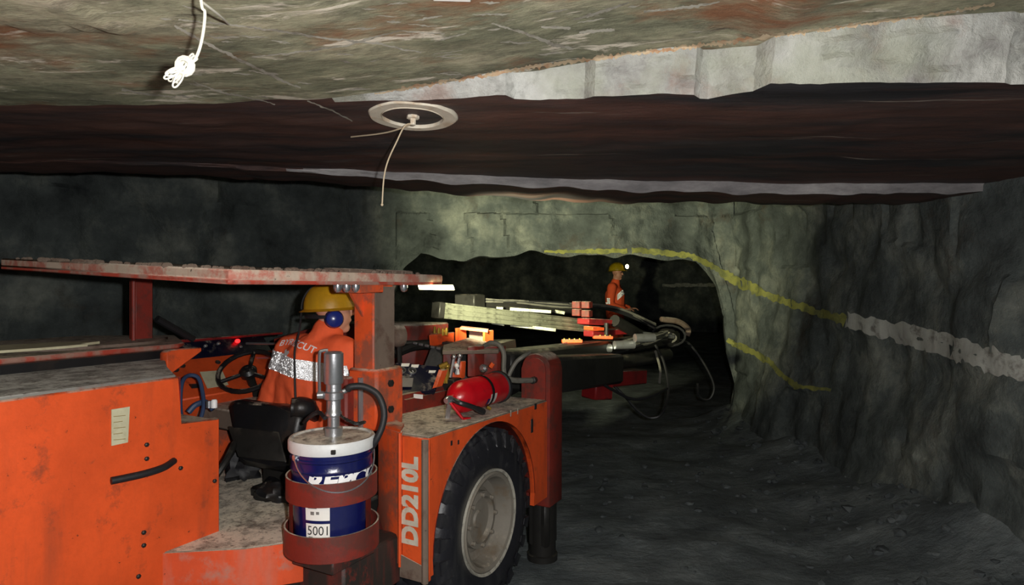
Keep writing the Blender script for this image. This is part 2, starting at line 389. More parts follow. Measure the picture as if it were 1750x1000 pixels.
for i in range(1, NC + 1):
    t = i / NC
    def f(x, t=t):
        y0 = yS(x) + .02; y = y0 + (yE(x) - y0) * t
        return (x, y, roof_base(x, yS(x)) - dS(x) + .012 * fr((x, y, 3), 3, 3) * t)
    addrow(f, 2)
for i in range(1, NR + 1):
    t = i / NR
    def f(x, t=t):
        y = yE(x) + (8.2 - yE(x)) * t ** 1.6
        return (x, y, 2.05 + 0.62 * min(1, t * 2.2) + .08 * fr((x, y, 8), 1.2, 4))
    addrow(f, 2)
ceil_me_b = grid(rows, lambda i, j: 2 if (kinds[i + 1] == 1 and dL(XS[j]) < .002) or (kinds[i + 1] == 3 and XS[j] < -1.15 + .2 * nz((XS[j], i, 0), 6)) else kinds[i + 1])
ceil_bvh = BVHTree.FromBMesh(ceil_me_b)
me = bpy.data.meshes.new('ceiling'); ceil_me_b.to_mesh(me); ceil_me_b.free()
for k in ('roof', 'ledge', 'roof2', 'lip'): me.materials.append(M[k])
ceiling = struct(obj('ceiling', me, None, ang=32, origin=(0, 0, 0)))
def roof_z(x, y):
    h = ceil_bvh.ray_cast(Vector((x, y, 1.0)), Vector((0, 0, 1))); return h[0].z if h[0] else 2.1

# ------------------------------------------------------------------ rock walls: one sheet with the arched opening
CP = [(-5.4, -2.6, 0), (-5.2, 0.5, 0), (-4.9, 2.2, 0), (-4.2, 4.1, 0), (-3.22, 5.2, 0), (-2.59, 5.9, 0), (-1.83, 6.3, 0), (-1.45, 6.5, 0), (-1.40, 6.5, .7), (-1.30, 6.52, 1.25), (-1.12, 6.55, 1.68),
      (-.95, 6.6, 1.85), (-.67, 6.6, 1.775), (-.3, 6.65, 1.80), (.186, 6.7, 1.872), (.53, 6.75, 1.826), (1.2, 6.8, 1.835), (2.0, 6.9, 1.775), (2.12, 6.92, 1.66), (2.24, 6.95, 1.5), (2.32, 6.95, 1.18), (2.35, 6.95, .79), (2.43, 6.93, .44), (2.46, 6.9, 0),
      (2.56, 6.3, 0), (2.66, 4.9, 0), (2.74, 3.6, 0), (2.85, 2.5, 0), (3.0, 1.0, 0), (3.2, -2.6, 0)]
cols = []
for (a, b) in zip(CP, CP[1:]):
    L = math.hypot(b[0] - a[0], b[1] - a[1]) + 0.5 * abs(b[2] - a[2]); n = max(2, int(L / (0.035 if (a[1] > 3.2) else 0.12)))
    for k in range(n):
        t = k / n; cols.append(tuple(a[i] + (b[i] - a[i]) * t for i in range(3)))
cols.append(CP[-1])
nrm = []
for i in range(len(cols)):
    a = cols[max(0, i - 6)]; b = cols[min(len(cols) - 1, i + 6)]; d = Vector((b[0] - a[0], b[1] - a[1], 0)); d.normalize()
    nrm.append(Vector((d.y, -d.x, 0)))
def rdisp(p):
    q = Vector((p[0], p[1], p[2] * 0.8))
    big = 0.16 * noise.noise(q * 0.9)
    cell = noise.voronoi(q * 1.7)[0]; fac = (cell[1] - cell[0])
    vor = noise.voronoi(Vector((q.x * 3.2, q.y * 3.2, q.z * 2.2)))[0]
    return big + 0.10 * (min(fac, 0.35) - 0.15) + 0.05 * (vor[0] - 0.4) + 0.035 * fr(q, 3.5, 4) + .026 * abs(noise.noise(Vector((q.x * 5 + q.y * 5, q.z * .7, 1)))) + .045 * (noise.cell(Vector((q.x * 2.6 + q.z * .7, q.y * 2.6, q.z * 2.2))) - .5) * .5
NW = 84; NU = 26
rowsW = []
for i in range(NW + 1):
    t = i / NW; r = []
    for (cx, cy, zb), n in zip(cols, nrm):
        zt = 2.85; z = zt + (zb - 0.06 * (zb < .01) - zt) * t
        lean = -0.10 * (1.0 - min(1, z / 2.0)) ** 2 * 1.5 if zb < .01 else 0
        p = Vector((cx, cy, z)) + n * (-lean * 1.2)
        k = min(1.0, (z - zb) * 5 + .35) if zb > .02 else 1
        p += n * rdisp(p) * k
        if zb > .05: p.z += 0.05 * nz((cx, cy, 2), 5) * t ** 6
        r.append(p)
    rowsW.append(r)
for i in range(1, NU + 1):
    t = i / NU; r = []
    for j, (cx, cy, zb) in enumerate(cols):
        base = rowsW[NW][j]; s = 16 * t ** 1.9
        p = base + Vector((cx * 0.165 * s, s, (0.085 * s if zb > .3 else 0)))
        p += Vector((nz(p, 1.5, 3), nz(p, 1.5, 9), nz(p, 1.5, 5))) * 0.10 * min(1, s * 2)
        r.append(p)
    rowsW.append(r)
wb = grid(rowsW)
dl = [f for f in wb.faces if all(v.co.z < -0.03 for v in f.verts)]
bmesh.ops.delete(wb, geom=dl, context='FACES')
wall_bvh = BVHTree.FromBMesh(wb)
wall = struct(obj('wall_front', wb, 'wall', ang=38, origin=(0, 0, 0)))
# far wall of the next heading
rows = []
for i in range(31):
    z = -.05 + 4.0 * i / 30; r = []
    for k in range(121):
        a = -1 + 2 * k / 120; p = Vector((12 * a, 21.6 - 3 * a * a, z)); p.y += -1.6 * rdisp(p * 0.6) + .3; r.append(p)
    rows.append(r)
gb_ = grid(rows); far_bvh = BVHTree.FromBMesh(gb_); wall_far = struct(obj('wall_back', gb_, 'wall', ang=38, origin=(0, 0, 0)))
# floor
def floor_z(x, y):
    p = (x, y, 0)
    z = 0.045 * fr(p, 0.9, 3) + 0.016 * fr(p, 3.2, 4, 5) + 0.012 * math.sin((x * .9 + y * .35) * 5) * nz(p, .8, 4)
    rig = w2l((x, y, 0)); d = max(0, min(1, (rig[0] + 1.15) / .5)) if rig[1] < 3.6 else 1
    z *= 0.25 + 0.75 * d
    z += 0.34 * max(0, 1 - max(0, 2.7 - x) / 1.0) ** 2 * (1 if y < 7.2 else 0) * (.7 + .6 * nz(p, 1.5, 6))
    return z - 0.012
rows = []
ys = []; y = -2.5
while y < 24: ys.append(y); y += 0.05 if 2 < y < 8 else 0.2
xs = []; x = -9.5
while x < 9.5: xs.append(x); x += 0.05 if -1.5 < x < 2.8 else 0.2
fb = grid([[(x, y, floor_z(x, y)) for x in xs] for y in ys])
floor_bvh = BVHTree.FromBMesh(fb)
struct(obj('floor', fb, 'floor', ang=60, origin=(0, 0, 0)))

gb = B(); rg_ = random.Random(21)
for k in range(270):
    x_ = rg_.uniform(-.2, 2.5); y_ = rg_.uniform(2.6, 7.0) if k % 3 else rg_.uniform(3.0, 5.0)
    if k % 2: x_ = 2.65 - abs(rg_.gauss(0, .45))
    if w2l((x_, y_, 0))[0] > -1.3 or w2l((x_, y_, 0))[1] > 3.5:
        r_ = rg_.uniform(.008, .03) * (1.8 if x_ > 2.0 and k % 5 == 0 else 1); n0_ = len(gb.verts)
        bmesh.ops.create_icosphere(gb, subdivisions=1, radius=r_, matrix=Matrix.Translation((x_, y_, floor_z(x_, y_) + r_ * .25)) @ Matrix.Rotation(rg_.uniform(0, 6), 4, 'Z') @ Matrix.Diagonal((rg_.uniform(.8, 1.5), 1, rg_.uniform(.5, .8), 1)))
        gb.verts.ensure_lookup_table()
        for v_ in gb.verts[n0_:]: v_.co += Vector((rg_.uniform(-1, 1), rg_.uniform(-1, 1), rg_.uniform(-1, 1))) * r_ * .22
gv = tag(obj('gravel', gb, 'gravel', None, 20), 'loose dark gravel scattered over the muddy floor', 'gravel'); gv['kind'] = 'stuff'

# paint lines and veins lying on the rock
def strip(name, path, bvh, m, parent, off=0.006, step=4.0, jit=0.25, seed=0):
    rnd = random.Random(seed); pts = []
    for (a, b) in zip(path, path[1:]):
        n = max(1, int(math.hypot(b[0] - a[0], b[1] - a[1]) / step))
        for k in range(n): t = k / n; pts.append([a[i] + (b[i] - a[i]) * t for i in range(3)])
    pts.append(list(path[-1])); rows = []; cur = []
    for p_ in pts: p_[1] += 2.2 * noise.noise(Vector((p_[0] * .05, seed, 0))) + 1.2 * noise.noise(Vector((p_[0] * .17, seed, 4))); p_[2] *= 1 + .5 * noise.noise(Vector((p_[0] * .06, seed, 9)))
    for i, (px, py, wd) in enumerate(pts):
        a = pts[max(0, i - 1)]; b = pts[min(len(pts) - 1, i + 1)]; dx, dy = b[0] - a[0], b[1] - a[1]; L = math.hypot(dx, dy) or 1
        nx, ny = -dy / L, dx / L; r = []
        w0 = wd * (1 + jit * rnd.uniform(-1, 1)); w1 = wd * (1 + jit * rnd.uniform(-1, 1))
        for s in (-w0 / 2, -w0 / 6, w1 / 6, w1 / 2):
            d = Vector(((px + nx * s - 875) / F, 1, (HZ - py - ny * s) / F)).normalized()
            h = bvh.ray_cast(Vector((0, 0, EYE)), d)
            if h[0] is None: break
            r.append(h[0] - d * off)
        if len(r) == 4 and (not cur or (r[0] - cur[-1][0]).length < 0.35): cur.append(r)
        elif cur: rows.append(cur); cur = [r] if len(r) == 4 else []
    if cur: rows.append(cur)
    bm = B()
    for rr in rows:
        if len(rr) < 2: continue
        V = [[bm.verts.new(p) for p in r] for r in rr]
        for i in range(len(V) - 1):
            for j in range(3): bm.faces.new((V[i][j], V[i][j + 1], V[i + 1][j + 1], V[i + 1][j]))
    return obj(name, bm, m, parent)
strip('yellow_line', [(930, 430, 4), (1000, 430, 7), (1100, 428.5, 9), (1180, 437, 10), (1215, 453, 10), (1255, 478, 15), (1275, 487, 18), (1300, 500, 12), (1340, 515, 12), (1385, 530, 12), (1420, 541, 13), (1445, 548, 20)], wall_bvh, 'ypaint', wall, 0.012, 4, .35, 1)
strip('white_line', [(1446, 546, 24), (1480, 556, 28), (1547, 570, 34), (1620, 592, 38), (1700, 618, 40), (1775, 640, 40)], wall_bvh, 'wpaint', wall, 0.012, 5, .12, 2)
strip('pale_line', [(1132, 488, 4), (1160, 487, 6), (1185, 488, 5), (1212, 487, 6), (1240, 488, 4)], far_bvh, 'wpaint', wall_far, .05, 4, .3, 6)
strip('yellow_line', [(1243, 580, 8), (1262, 592, 11), (1290, 604, 9), (1315, 618, 9), (1335, 640, 7), (1355, 658, 9), (1390, 664, 6), (1420, 666, 5)], wall_bvh, 'ypaint', wall, 0.012, 4, .35, 3)
for k, pth in enumerate([[(298, 44, 6), (330, 62, 8), (380, 88, 9), (430, 112, 8), (470, 132, 7), (514, 152, 4)], [(525, 172, 3), (560, 186, 5), (602, 207, 3)],
                         [(305, 34, 4), (392, 42, 6), (470, 52, 6), (560, 66, 6), (640, 74, 6), (720, 90, 4)], [(430, 98, 4), (520, 88, 6), (600, 76, 5), (640, 64, 4), (680, 53, 4), (760, 58, 3)],
                         [(840, 40, 4), (900, 58, 8), (940, 74, 12), (980, 84, 6)], [(980, 34, 5), (1030, 20, 10), (1075, 4, 4)], [(925, 46, 7), (975, 48, 9)], [(990, 56, 8), (1050, 50, 8)],
                         [(330, 140, 3), (380, 158, 6), (430, 168, 4), (470, 178, 3)], [(208, 152, 8), (250, 162, 6), (300, 165, 3)], [(1100, 20, 6), (1180, 12, 9), (1230, 4, 5)]]):
    strip('quartz_vein', [(a_, b_, c_ * .55) for a_, b_, c_ in pth], ceil_bvh, 'quartz', ceiling, 0.003, 3, .45, 10 + k)

strip('rust_edge', [(640, 160, 2), (700, 150, 5), (800, 133, 5), (900, 117, 6), (1000, 102, 6), (1100, 90, 6), (1200, 78, 6), (1290, 66, 6), (1380, 54, 5), (1470, 42, 5), (1560, 30, 5), (1700, 8, 5)], ceil_bvh, 'rust', ceiling, .004, 3, .95, 77)

rs = random.Random(88)
for k in range(46):
    a_ = rs.uniform(206, 760) if k % 3 else rs.uniform(560, 1180); b_ = rs.uniform(8, 178) if a_ < 620 else rs.uniform(4, max(8, 150 - (a_ - 620) * .16)); L_ = rs.uniform(12, 55); sl = rs.uniform(-.05, .22) if a_ < 620 else rs.uniform(-.3, .1)
    strip('quartz_vein', [(a_, b_, .8), (a_ + L_ * .5, b_ + L_ * .5 * sl, rs.uniform(1.5, 4.5)), (a_ + L_, b_ + L_ * sl, .8)], ceil_bvh, 'quartz', ceiling, .003, 3, .5, 200 + k)

# ------------------------------------------------------------------ drill rig (rig frame: x right, y forward, z up)
V3 = Vector
rig = rigthing('drill_rig', 'low orange drill rig with canopy, single big wheel showing and long booms', 'drill rig', (-2.2, 2.2, 0))
VF = -1.4655                                    # outer face of the wheel side
WC = V3((VF, 2.5045, 0.425))
# --- chassis under everything
bm = B(); box(bm, -3.5, -2.25, 0.0, 3.3, 0.22, 0.52, .01); box(bm, -2.4, -1.80, 1.95, 3.3, 0.25, 0.60, .01); obj('chassis', bm, 'dark_steel', rig)
# --- rear cabinet block with stepped front
bm = B(); prism(bm, [(-2.15, -.6, .24), (-2.15, 1.612, .24), (-2.15, 1.612, .995), (-2.15, 1.447, .995), (-2.15, 1.447, 1.174), (-2.15, -.6, 1.174)], (-.03, 0, 0), .006)
cab = obj('cabinet_side', bm, 'orange', rig)
bm = B(); prism(bm, [(-2.16, -.6, 1.15), (-2.16, 1.44, 1.15), (-2.40, 1.56, 1.15), (-2.72, 1.76, 1.15), (-2.72, -.6, 1.15)], (0, 0, .032), .006); obj('cabinet_top', bm, 'grey_top', rig)
bm = B(); box(bm, -2.40, -2.165, 1.40, 1.60, .90, .992, .006); box(bm, -2.40, -2.37, 1.40, 1.60, .55, .92); obj('cabinet_shelf', bm, 'redbrown', rig)
bm = B(); box(bm, -2.40, -2.165, 1.44, 1.46, .55, 1.17); obj('cabinet_front', bm, 'red_dark', rig)
bm = B(); box(bm, -3.6, -2.70, -.6, 1.78, .5, 1.216); obj('cabinet_core', bm, 'black', rig)
bm = B(); tube(bm, [(-2.72, -.6, 1.19), (-2.72, 1.74, 1.19)], .02, 8, 0); obj('cable_slot', bm, 'black', rig)
# raised hood with torn mat
bm = B(); prism(bm, [(-2.74, -.6, 1.215), (-2.74, 1.84, 1.215), (-2.82, 1.92, 1.215), (-3.25, 2.16, 1.215), (-3.65, 1.9, 1.215), (-3.65, -.6, 1.215)], (0, 0, .022), .006); hood = obj('hood_plate', bm, 'canopy', rig)
rnd = random.Random(3)
def ragged(cx, cy, rx, ry, n=22, j=.25):
    return [(cx + rx * math.cos(2 * PI * k / n) * (1 + rnd.uniform(-j, j)), cy + ry * math.sin(2 * PI * k / n) * (1 + rnd.uniform(-j, j))) for k in range(n)]
bm = B(); prism(bm, [(a, b, 1.238) for a, b in ragged(-3.10, 1.60, .30, .38, 24, .12)], (0, 0, .012)); obj('rubber_mat', bm, 'dusty', hood)
bm = B(); prism(bm, [(a, b, 1.251) for a, b in ragged(-2.93, 1.30, .13, .24, 18, .2)], (0, 0, .01)); obj('torn_foam', bm, 'paper', hood)
# orange wedge bracket at the cabinet's front corner
w0 = [onv(285, 640, -2.60), onv(285, 604, -2.60), onv(292, 598, -2.60), onv(345, 594, -2.60), onv(345, 601, -2.60), onv(292, 640, -2.60)]
bm = B(); prism(bm, w0, (-.05, 0, 0), .004); obj('wedge_bracket', bm, 'orange', rig)
# sticker, grab handle, bolts on the cabinet side
st = [onv(190, 700, -2.149), onv(221, 695, -2.149), onv(218, 756, -2.149), onv(190, 762, -2.149)]
bm = B(); prism(bm, st, (.003, 0, 0)); stk = obj('sticker', bm, 'paper', cab)
for k in range(5):
    p = onv(194, 712 + k * 10, -2.145); q = onv(214 - (k % 2) * 5, 710 + k * 10, -2.145); bm = B(); beam(bm, p, q, .001, .006, up=(1, 0, 0)); obj('print_line', bm, 'brass', stk)
bm = B(); hp = [onv(190, 822, -2.13), onv(215, 817, -2.12), onv(250, 809, -2.11), onv(280, 799, -2.115), onv(297, 788, -2.145)]
tube(bm, hp, .0125, 10); obj('grab_handle', bm, 'rubber', rig)
for (a, b) in ((250, 760), (250, 784), (245, 910), (245, 932), (308, 800), (366, 822), (236, 985)):
    p = onv(a, b, -2.15); bm = B(); lathe(bm, [(.008, 0), (.008, .006), (.004, .009)], p, (1, 0, 0), 6); obj('bolt', bm, 'dark_steel', cab)
# --- cabin floor and flared step
fz = .56
bm = B(); prism(bm, [(-2.16, 1.38, fz), (-1.93, 1.55, fz), (-1.80, 1.70, fz), (-1.78, 1.95, fz), (-2.0, 2.05, fz), (-2.0, 3.2, fz), (-2.95, 3.2, fz), (-2.95, 1.40, fz)], (0, 0, -.02), .004); obj('floor_plate', bm, 'floorpan', rig)
bm = B(); prism(bm, [(-2.16, 1.375, fz - .003), (-1.925, 1.545, fz - .003), (-1.80, 1.695, fz - .003), (-1.80, 1.70, fz - .003), (-2.16, 1.41, fz - .003)], (0, 0, -.15), 0)
obj('step_apron', bm, 'orange_step', rig)
bm = B(); box(bm, -2.10, -1.83, 1.74, 1.98, .25, .535, .01); box(bm, -1.85, -1.62, 1.72, 2.05, .30, .50, .01); obj('step_bracket', bm, 'grime', rig)
# inner well walls
bm = B(); box(bm, -2.97, -2.93, 1.35, 3.2, .5, .98); obj('well_panel', bm, 'orange_dirty', rig)
bm = B(); box(bm, -2.95, -2.36, 1.40, 1.44, .55, .95); obj('bulkhead', bm, 'redbrown', rig)
# --- side console: sloped orange dash, navy panel, papers, steering wheel
def con(u, t): return V3((-2.85 - .27 * t, u, .955 + .16 * t))
bm = B(); prism(bm, [con(1.80, 0), con(1.80, 1), con(1.80, 1) + V3((-.06, 0, -.3)), con(1.80, 0) + V3((-.09, 0, -.15))], (0, 1.32, 0), .006); dash = obj('dash_panel', bm, 'dash', rig)
nd = V3((.16, 0, .27)).normalized()
def on_dash(px, py, off=.003):
    a, b = ab(px, py); d = V3((a * CT - ST, a * ST + CT, b)); o = V3((0, 0, EYE)); p0 = con(0, 0); t = (p0 - o).dot(nd) / d.dot(nd); return o + d * t + nd * off
bm = B(); prism(bm, [on_dash(341, 637), on_dash(379, 634), on_dash(390, 659), on_dash(354, 665)], nd * .002); obj('notice_sheet', bm, 'paper', dash)
for (a, b, r) in ((298, 632, .022), (311, 626, .016), (372, 620, .014)):
    bm = B(); lathe(bm, [(r, 0), (r, .008), (r * .5, .012)], on_dash(a, b, 0), nd, 14); obj('dash_plug', bm, 'dark_steel', dash)
bm = B(); beam(bm, on_dash(325, 661), on_dash(339, 660), .03, .02); obj('dash_switch', bm, 'black', dash)
bm = B(); prism(bm, [(-3.12, 1.85, 1.11), (-3.20, 1.85, 1.20), (-3.26, 1.85, 1.20), (-3.26, 1.85, 1.0), (-3.12, 1.85, 1.0)], (0, .85, 0), .006); np_ = obj('navy_console', bm, 'navy', rig)
bm = B(); box(bm, -3.25, -3.195, 2.0, 2.85, 1.197, 1.212, .003); obj('console_edge', bm, 'red_dark', rig)
p = onv(406, 583, -3.175); bm = B(); ball(bm, p, (.012, .016, .012)); obj('indicator_lamp', bm, 'led', np_)
for (a, b) in ((372, 588), (410, 594), (347, 604), (350, 592)):
    bm = B(); lathe(bm, [(.010, 0), (.010, .012), (.004, .016)], onv(a, b, -3.165), (1, 0, .5), 10); obj('toggle_switch', bm, 'steel', np_)
# steering wheel
sc0 = onY(424, 634, 3.36); ns = V3((.30, -.52, .80)).normalized()
bm = B(); xa = ns.cross(V3((0, 0, 1))).normalized(); ya = ns.cross(xa)
tube(bm, [sc0 + xa * .150 * math.cos(2 * PI * k / 28) + ya * .150 * math.sin(2 * PI * k / 28) for k in range(28)], .013, 8, 0, True)
sw = obj('steering_wheel', bm, 'black', rig)
for k in range(3):
    a = 2 * PI * k / 3 + 2.7; bm = B(); tube(bm, [sc0 - ns * .01, sc0 + (xa * math.cos(a) + ya * math.sin(a)) * .148], .011, 8, 0); obj('spoke', bm, 'black', sw)
bm = B(); lathe(bm, [(.04, -.03), (.045, 0), (.03, .018), (.0, .02)], sc0, ns, 16); obj('hub', bm, 'black', sw)
bm = B(); tube(bm, [sc0, sc0 - ns * .35], .022, 10, 0); obj('steering_column', bm, 'dark_steel', sw)
# well: hoses, white cap
bm = B(); tube(bm, [onY(311, 720, 2.75), onY(308, 690, 2.8), onY(311, 655, 2.85), onY(322, 642, 2.9), onY(338, 645, 2.92), onY(345, 665, 2.9), onY(348, 695, 2.85), onY(340, 725, 2.8)], .009, 8); obj('cable_loop', bm, 'bluehose', rig)
bm = B(); tube(bm, [onY(322, 705, 2.85), onY(335, 692, 2.87), onY(352, 688, 2.9), onY(365, 700, 2.9)], .013, 8); obj('cable_bundle', bm, 'bluehose', rig)
bm = B(); box(bm, -2.93, -2.45, 2.05, 2.65, .80, .90, .01); obj('dusty_ledge', bm, 'dusty', rig)
p = onY(366, 697, 2.75); bm = B(); lathe(bm, [(.013, 0), (.013, .03), (.009, .036)], p, (0, 0, 1), 14); obj('white_cap', bm, 'white', rig)
p = onY(357, 697, 2.75); bm = B(); lathe(bm, [(.012, 0), (.012, .03)], p, (0, 0, 1), 12); obj('valve_cap', bm, 'steel', rig)
# hood ahead of the driver
bm = B(); prism(bm, [(-3.3, 2.86, .95), (-3.3, 2.86, 1.17), (-3.2, 3.25, 1.25), (-2.5, 3.35, 1.25), (-2.5, 3.3, .95)], (0, .35, 0), .01); obj('front_cowl', bm, 'redbrown', rig)
for (a, b, c, d) in ((421, 587, 500, 588), (432, 612, 500, 611)):
    bm = B(); tube(bm, [onv(a, b, -3.1), onv(c, d, -2.8)], .007, 6, 0); obj('control_rod', bm, 'steel', rig)
# --- seat
bm = B(); S0 = [onu(386, 690, 1.99), onu(400, 684, 1.99), onu(470, 694, 2.0), onu(500, 699, 2.0), onu(512, 712, 2.0), onu(498, 800, 1.97), onu(470, 806, 1.96), onu(412, 792, 1.95), onu(400, 776, 1.95)]
prism(bm, S0, (0, .07, 0), .02); seat = obj('seat_back', bm, 'black', rig)
bm = B(); tube(bm, [onu(498, 697, 2.01), onu(520, 698, 2.05), onu(542, 707, 2.12)], [.045, .05, .04], 10); obj('seat_bolster', bm, 'black', seat)
bm = B(); prism(bm, [onu(392, 728, 1.985), onu(478, 738, 1.985), onu(492, 790, 1.955), onu(410, 780, 1.945)], (0, -.012, 0), .004); obj('seat_shell', bm, 'dark_steel', seat)
bm = B(); box(bm, -2.56, -2.05, 2.0, 2.45, .66, .74, .03); obj('seat_cushion', bm, 'black', rig)
bm = B(); box(bm, -2.45, -2.15, 2.05, 2.40, .56, .68, .02); obj('seat_base', bm, 'dark_steel', rig)
bm = B(); prism(bm, [onu(512, 735, 2.10), onu(524, 735, 2.10), onu(524, 782, 2.10), onu(500, 775, 2.10)], (0, .03, 0)); obj('seat_side_panel', bm, 'orange', rig)
bm = B(); tube(bm, [(-2.46, 1.75, .60), (-2.44, 1.85, .72), (-2.50, 1.95, .78)], .016, 8); tube(bm, [(-2.46, 1.75, .60), (-2.45, 1.72, .57)], .016, 8); obj('seat_bracket', bm, 'dark_steel', rig)
# --- canopy
CS = .045
def cz(v, z=1.505): return z + CS * (-1.70 - v)
outline = [(-1.70, 1.305), (-1.70, 2.30), (-1.74, 2.52), (-2.05, 2.66), (-3.10, 2.66), (-3.20, 2.55), (-3.20, .62), (-2.9, .62)]
outline = [(-1.70, 1.305), (-1.70, 2.30), (-1.73, 2.50), (-2.05, 2.62), (-3.05, 2.62), (-3.12, 2.5), (-3.12, 1.305)]
bm = B(); prism(bm, [(a, b, cz(a, 1.507)) for a, b in outline], (0, 0, .016), .004); can = obj('canopy_plate', bm, 'canopy', rig)
bm = B(); prism(bm, [(a + (.004 if a > -2 else 0), b, cz(a, 1.520)) for a, b in outline], (0, 0, .034), .006); obj('canopy_slab', bm, 'fascia', can)
for (v0, v1, u0, u1) in ((-1.86, -1.72, 1.86, 2.02), (-1.86, -1.72, 2.12, 2.26)):
    bm = B(); prism(bm, [(v0, u0, cz(v0, 1.553)), (v1, u0, cz(v1, 1.553)), (v1, u1, cz(v1, 1.553)), (v0, u1, cz(v0, 1.553))], (0, 0, .016), .003); obj('mounting_plate', bm, 'dusty', can)
bm = B(); 
for k in range(110):
    a, b = (rnd.uniform(-3.0, -1.74), rnd.uniform(1.31, 1.36)) if k % 2 else (rnd.uniform(-1.76, -1.71), rnd.uniform(1.31, 2.3)); r = rnd.uniform(.004, .012); ball(bm, (a, b, cz(a, 1.556)), (r * 1.6, r * 1.6, r), 6, 4)
g = obj('dust_crumbs', bm, 'dusty', can); g['kind'] = 'stuff'
bm = B(); box(bm, -1.84, -1.71, 1.90, 2.05, 1.475, 1.512, .004); obj('bolt_pad', bm, 'orange_dirty', can)
for px in (577, 592, 608, 690):
    p = onv(px, 492, -1.725); bm = B(); lathe(bm, [(.017, .012), (.017, 0), (.013, -.012), (.006, -.018)], p, (0, 0, 1), 12); obj('dome_nut', bm, 'chrome', can)
lb = onv(742, 486, -1.70); le = onv(778, 486, -1.70)
bm = B(); box(bm, -1.79, -1.70, 2.40, 2.52, 1.488, 1.510, .004); lampb = obj('work_lamp', bm, 'dark_steel', rig)
bm = B(); prism(bm, [onv(741, 487, -1.693), onv(775, 487, -1.693), onv(778, 496, -1.693), onv(743, 495, -1.693)], (-.10, .012, 0), .003); lens = obj('lamp_lens', bm, 'lamp', lampb)
ll = bpy.data.lights.new('work_lamp_light', 'SPOT'); ll.energy = 680; ll.spot_size = math.radians(72); ll.spot_blend = .75; ll.shadow_soft_size = .05; ll.color = (1, .97, .62)
llo = bpy.data.objects.new('work_lamp_light', ll); llo.location = l2w((-1.74, 2.60, 1.485)); C.objects.link(llo)
llo.rotation_euler = (V3((.75, 6.8, 1.95)) - llo.location).to_track_quat('-Z', 'Y').to_euler()
# canopy posts
bm = B(); pr = onv(640, 600, -1.76); u0 = pr.y
box(bm, -1.875, -1.765, u0, u0 + .13, .90, 1.515, .006); post = obj('canopy_post', bm, 'orange_dirty', rig)
bm = B(); box(bm, -1.763, -1.757, u0 + .004, u0 + .126, 1.13, 1.50); obj('post_face', bm, 'dusty', post)
bm = B(); prism(bm, [(-1.82, u0 - .10, 1.505), (-1.82, u0 + .01, 1.505), (-1.82, u0 + .01, 1.36)], (-.012, 0, 0)); obj('gusset', bm, 'orange_dirty', post)
bm = B(); prism(bm, [(-1.80, u0 + .12, 1.505), (-1.80, u0 + .19, 1.505), (-1.80, u0 + .12, 1.40)], (-.012, 0, 0)); obj('gusset', bm, 'dusty', post)
bm = B(); box(bm, -1.895, -1.735, u0 - .015, u0 + .165, .90, 1.155, .012); pb = obj('post_base', bm, 'orange_dirty', post)
bm = B(); box(bm, -1.92, -1.86, u0 - .06, u0 + .0, .62, 1.12, .01); obj('post_side_rib', bm, 'redbrown', post)
bm = B(); tube(bm, [(-1.815, u0 - .022, .80), (-1.815, u0 - .022, 1.12)], .012, 8, 0); obj('conduit', bm, 'steel', post)
for z in (1.09, .98): 
    bm = B(); lathe(bm, [(.016, 0), (.016, .01), (.008, .014)], (-1.735, u0 + .07, z), (1, 0, 0), 6); obj('bolt', bm, 'dark_steel', post)
pl = onv(240, 530, -3.0)
bm = B(); box(bm, -3.06, -3.01, pl.y - .02, pl.y + .07, 1.2, 1.57, .006); obj('canopy_post', bm, 'redbrown', rig)
p = onv(228, 560, -2.95); bm = B(); tube(bm, [(-2.95, p.y, 1.23), (-2.95, p.y, 1.565)], .009, 8, 0); obj('stay_rod', bm, 'redbrown', rig)
bm = B(); tube(bm, [onv(268, 545, -3.2), onv(330, 580, -3.2)], .02, 8, 0); obj('dark_hose', bm, 'blackhose', rig)
# --- wheel side: fender plate with arch, deck, rear panels
R = .452
arch = [(WC.y + R * math.cos(PI - PI * k / 28 * 1.0), WC.z + R * math.sin(PI * k / 28)) for k in range(29)]
z0 = .36
al = [(u, z) for (u, z) in arch if z > z0]
poly = [(2.03, z0)] + [(WC.y - .447, z0)] + al + [(WC.y + .447, z0), (3.11, z0), (3.11, .878), (2.03, .905)]
bm = B(); prism(bm, [(VF, u, z) for u, z in poly], (-.025, 0, 0)); fen = obj('fender_side', bm, 'orange', rig)
bm = B()
for k in range(28):
    (a, b), (c, d) = arch[k], arch[k + 1]
    vs = [bm.verts.new(x) for x in ((VF + .004, a, b), (VF + .004, c, d), (VF - .30, c, d), (VF - .30, a, b))]; bm.faces.new(vs)
bmesh.ops.solidify(bm, geom=bm.faces[:], thickness=.018); obj('wheel_arch', bm, 'redbrown', fen)
for (a, b, c, d) in ((770, 762, .012, .02), (782, 760, .01, .018), (872, 712, .008, .03), (884, 708, .008, .03)):
    bm = B(); p = onv(a, b, VF); box(bm, VF, VF + .002, p.y, p.y + c, p.z, p.z + d); obj('stencil_mark', bm, 'ink' if a < 800 else 'quartz', fen)
for (a, b, hh) in ((909, 728, .07), (915, 695, .03)):
    p = onv(a, b, VF); bm = B(); box(bm, VF - .002, VF + .003, p.y - .012, p.y + .012, p.z - hh / 2, p.z + hh / 2, .002); obj('slot', bm, 'ink', fen)
bm = B(); prism(bm, [(VF - .004, 2.03, .900), (VF - .004, 3.11, .874), (-1.90, 3.11, .874), (-1.90, 2.16, .900), (-1.62, 2.03, .900)], (0, 0, .012), .003); obj('fender_deck', bm, 'floorpan', rig)
bm = B(); prism(bm, [(VF, 2.025, .34), (VF, 2.025, .905), (-1.60, 2.025, .905), (-1.60, 2.025, .34)], (0, .02, 0), .006); rp = obj('fender_rear', bm, 'orange', rig)
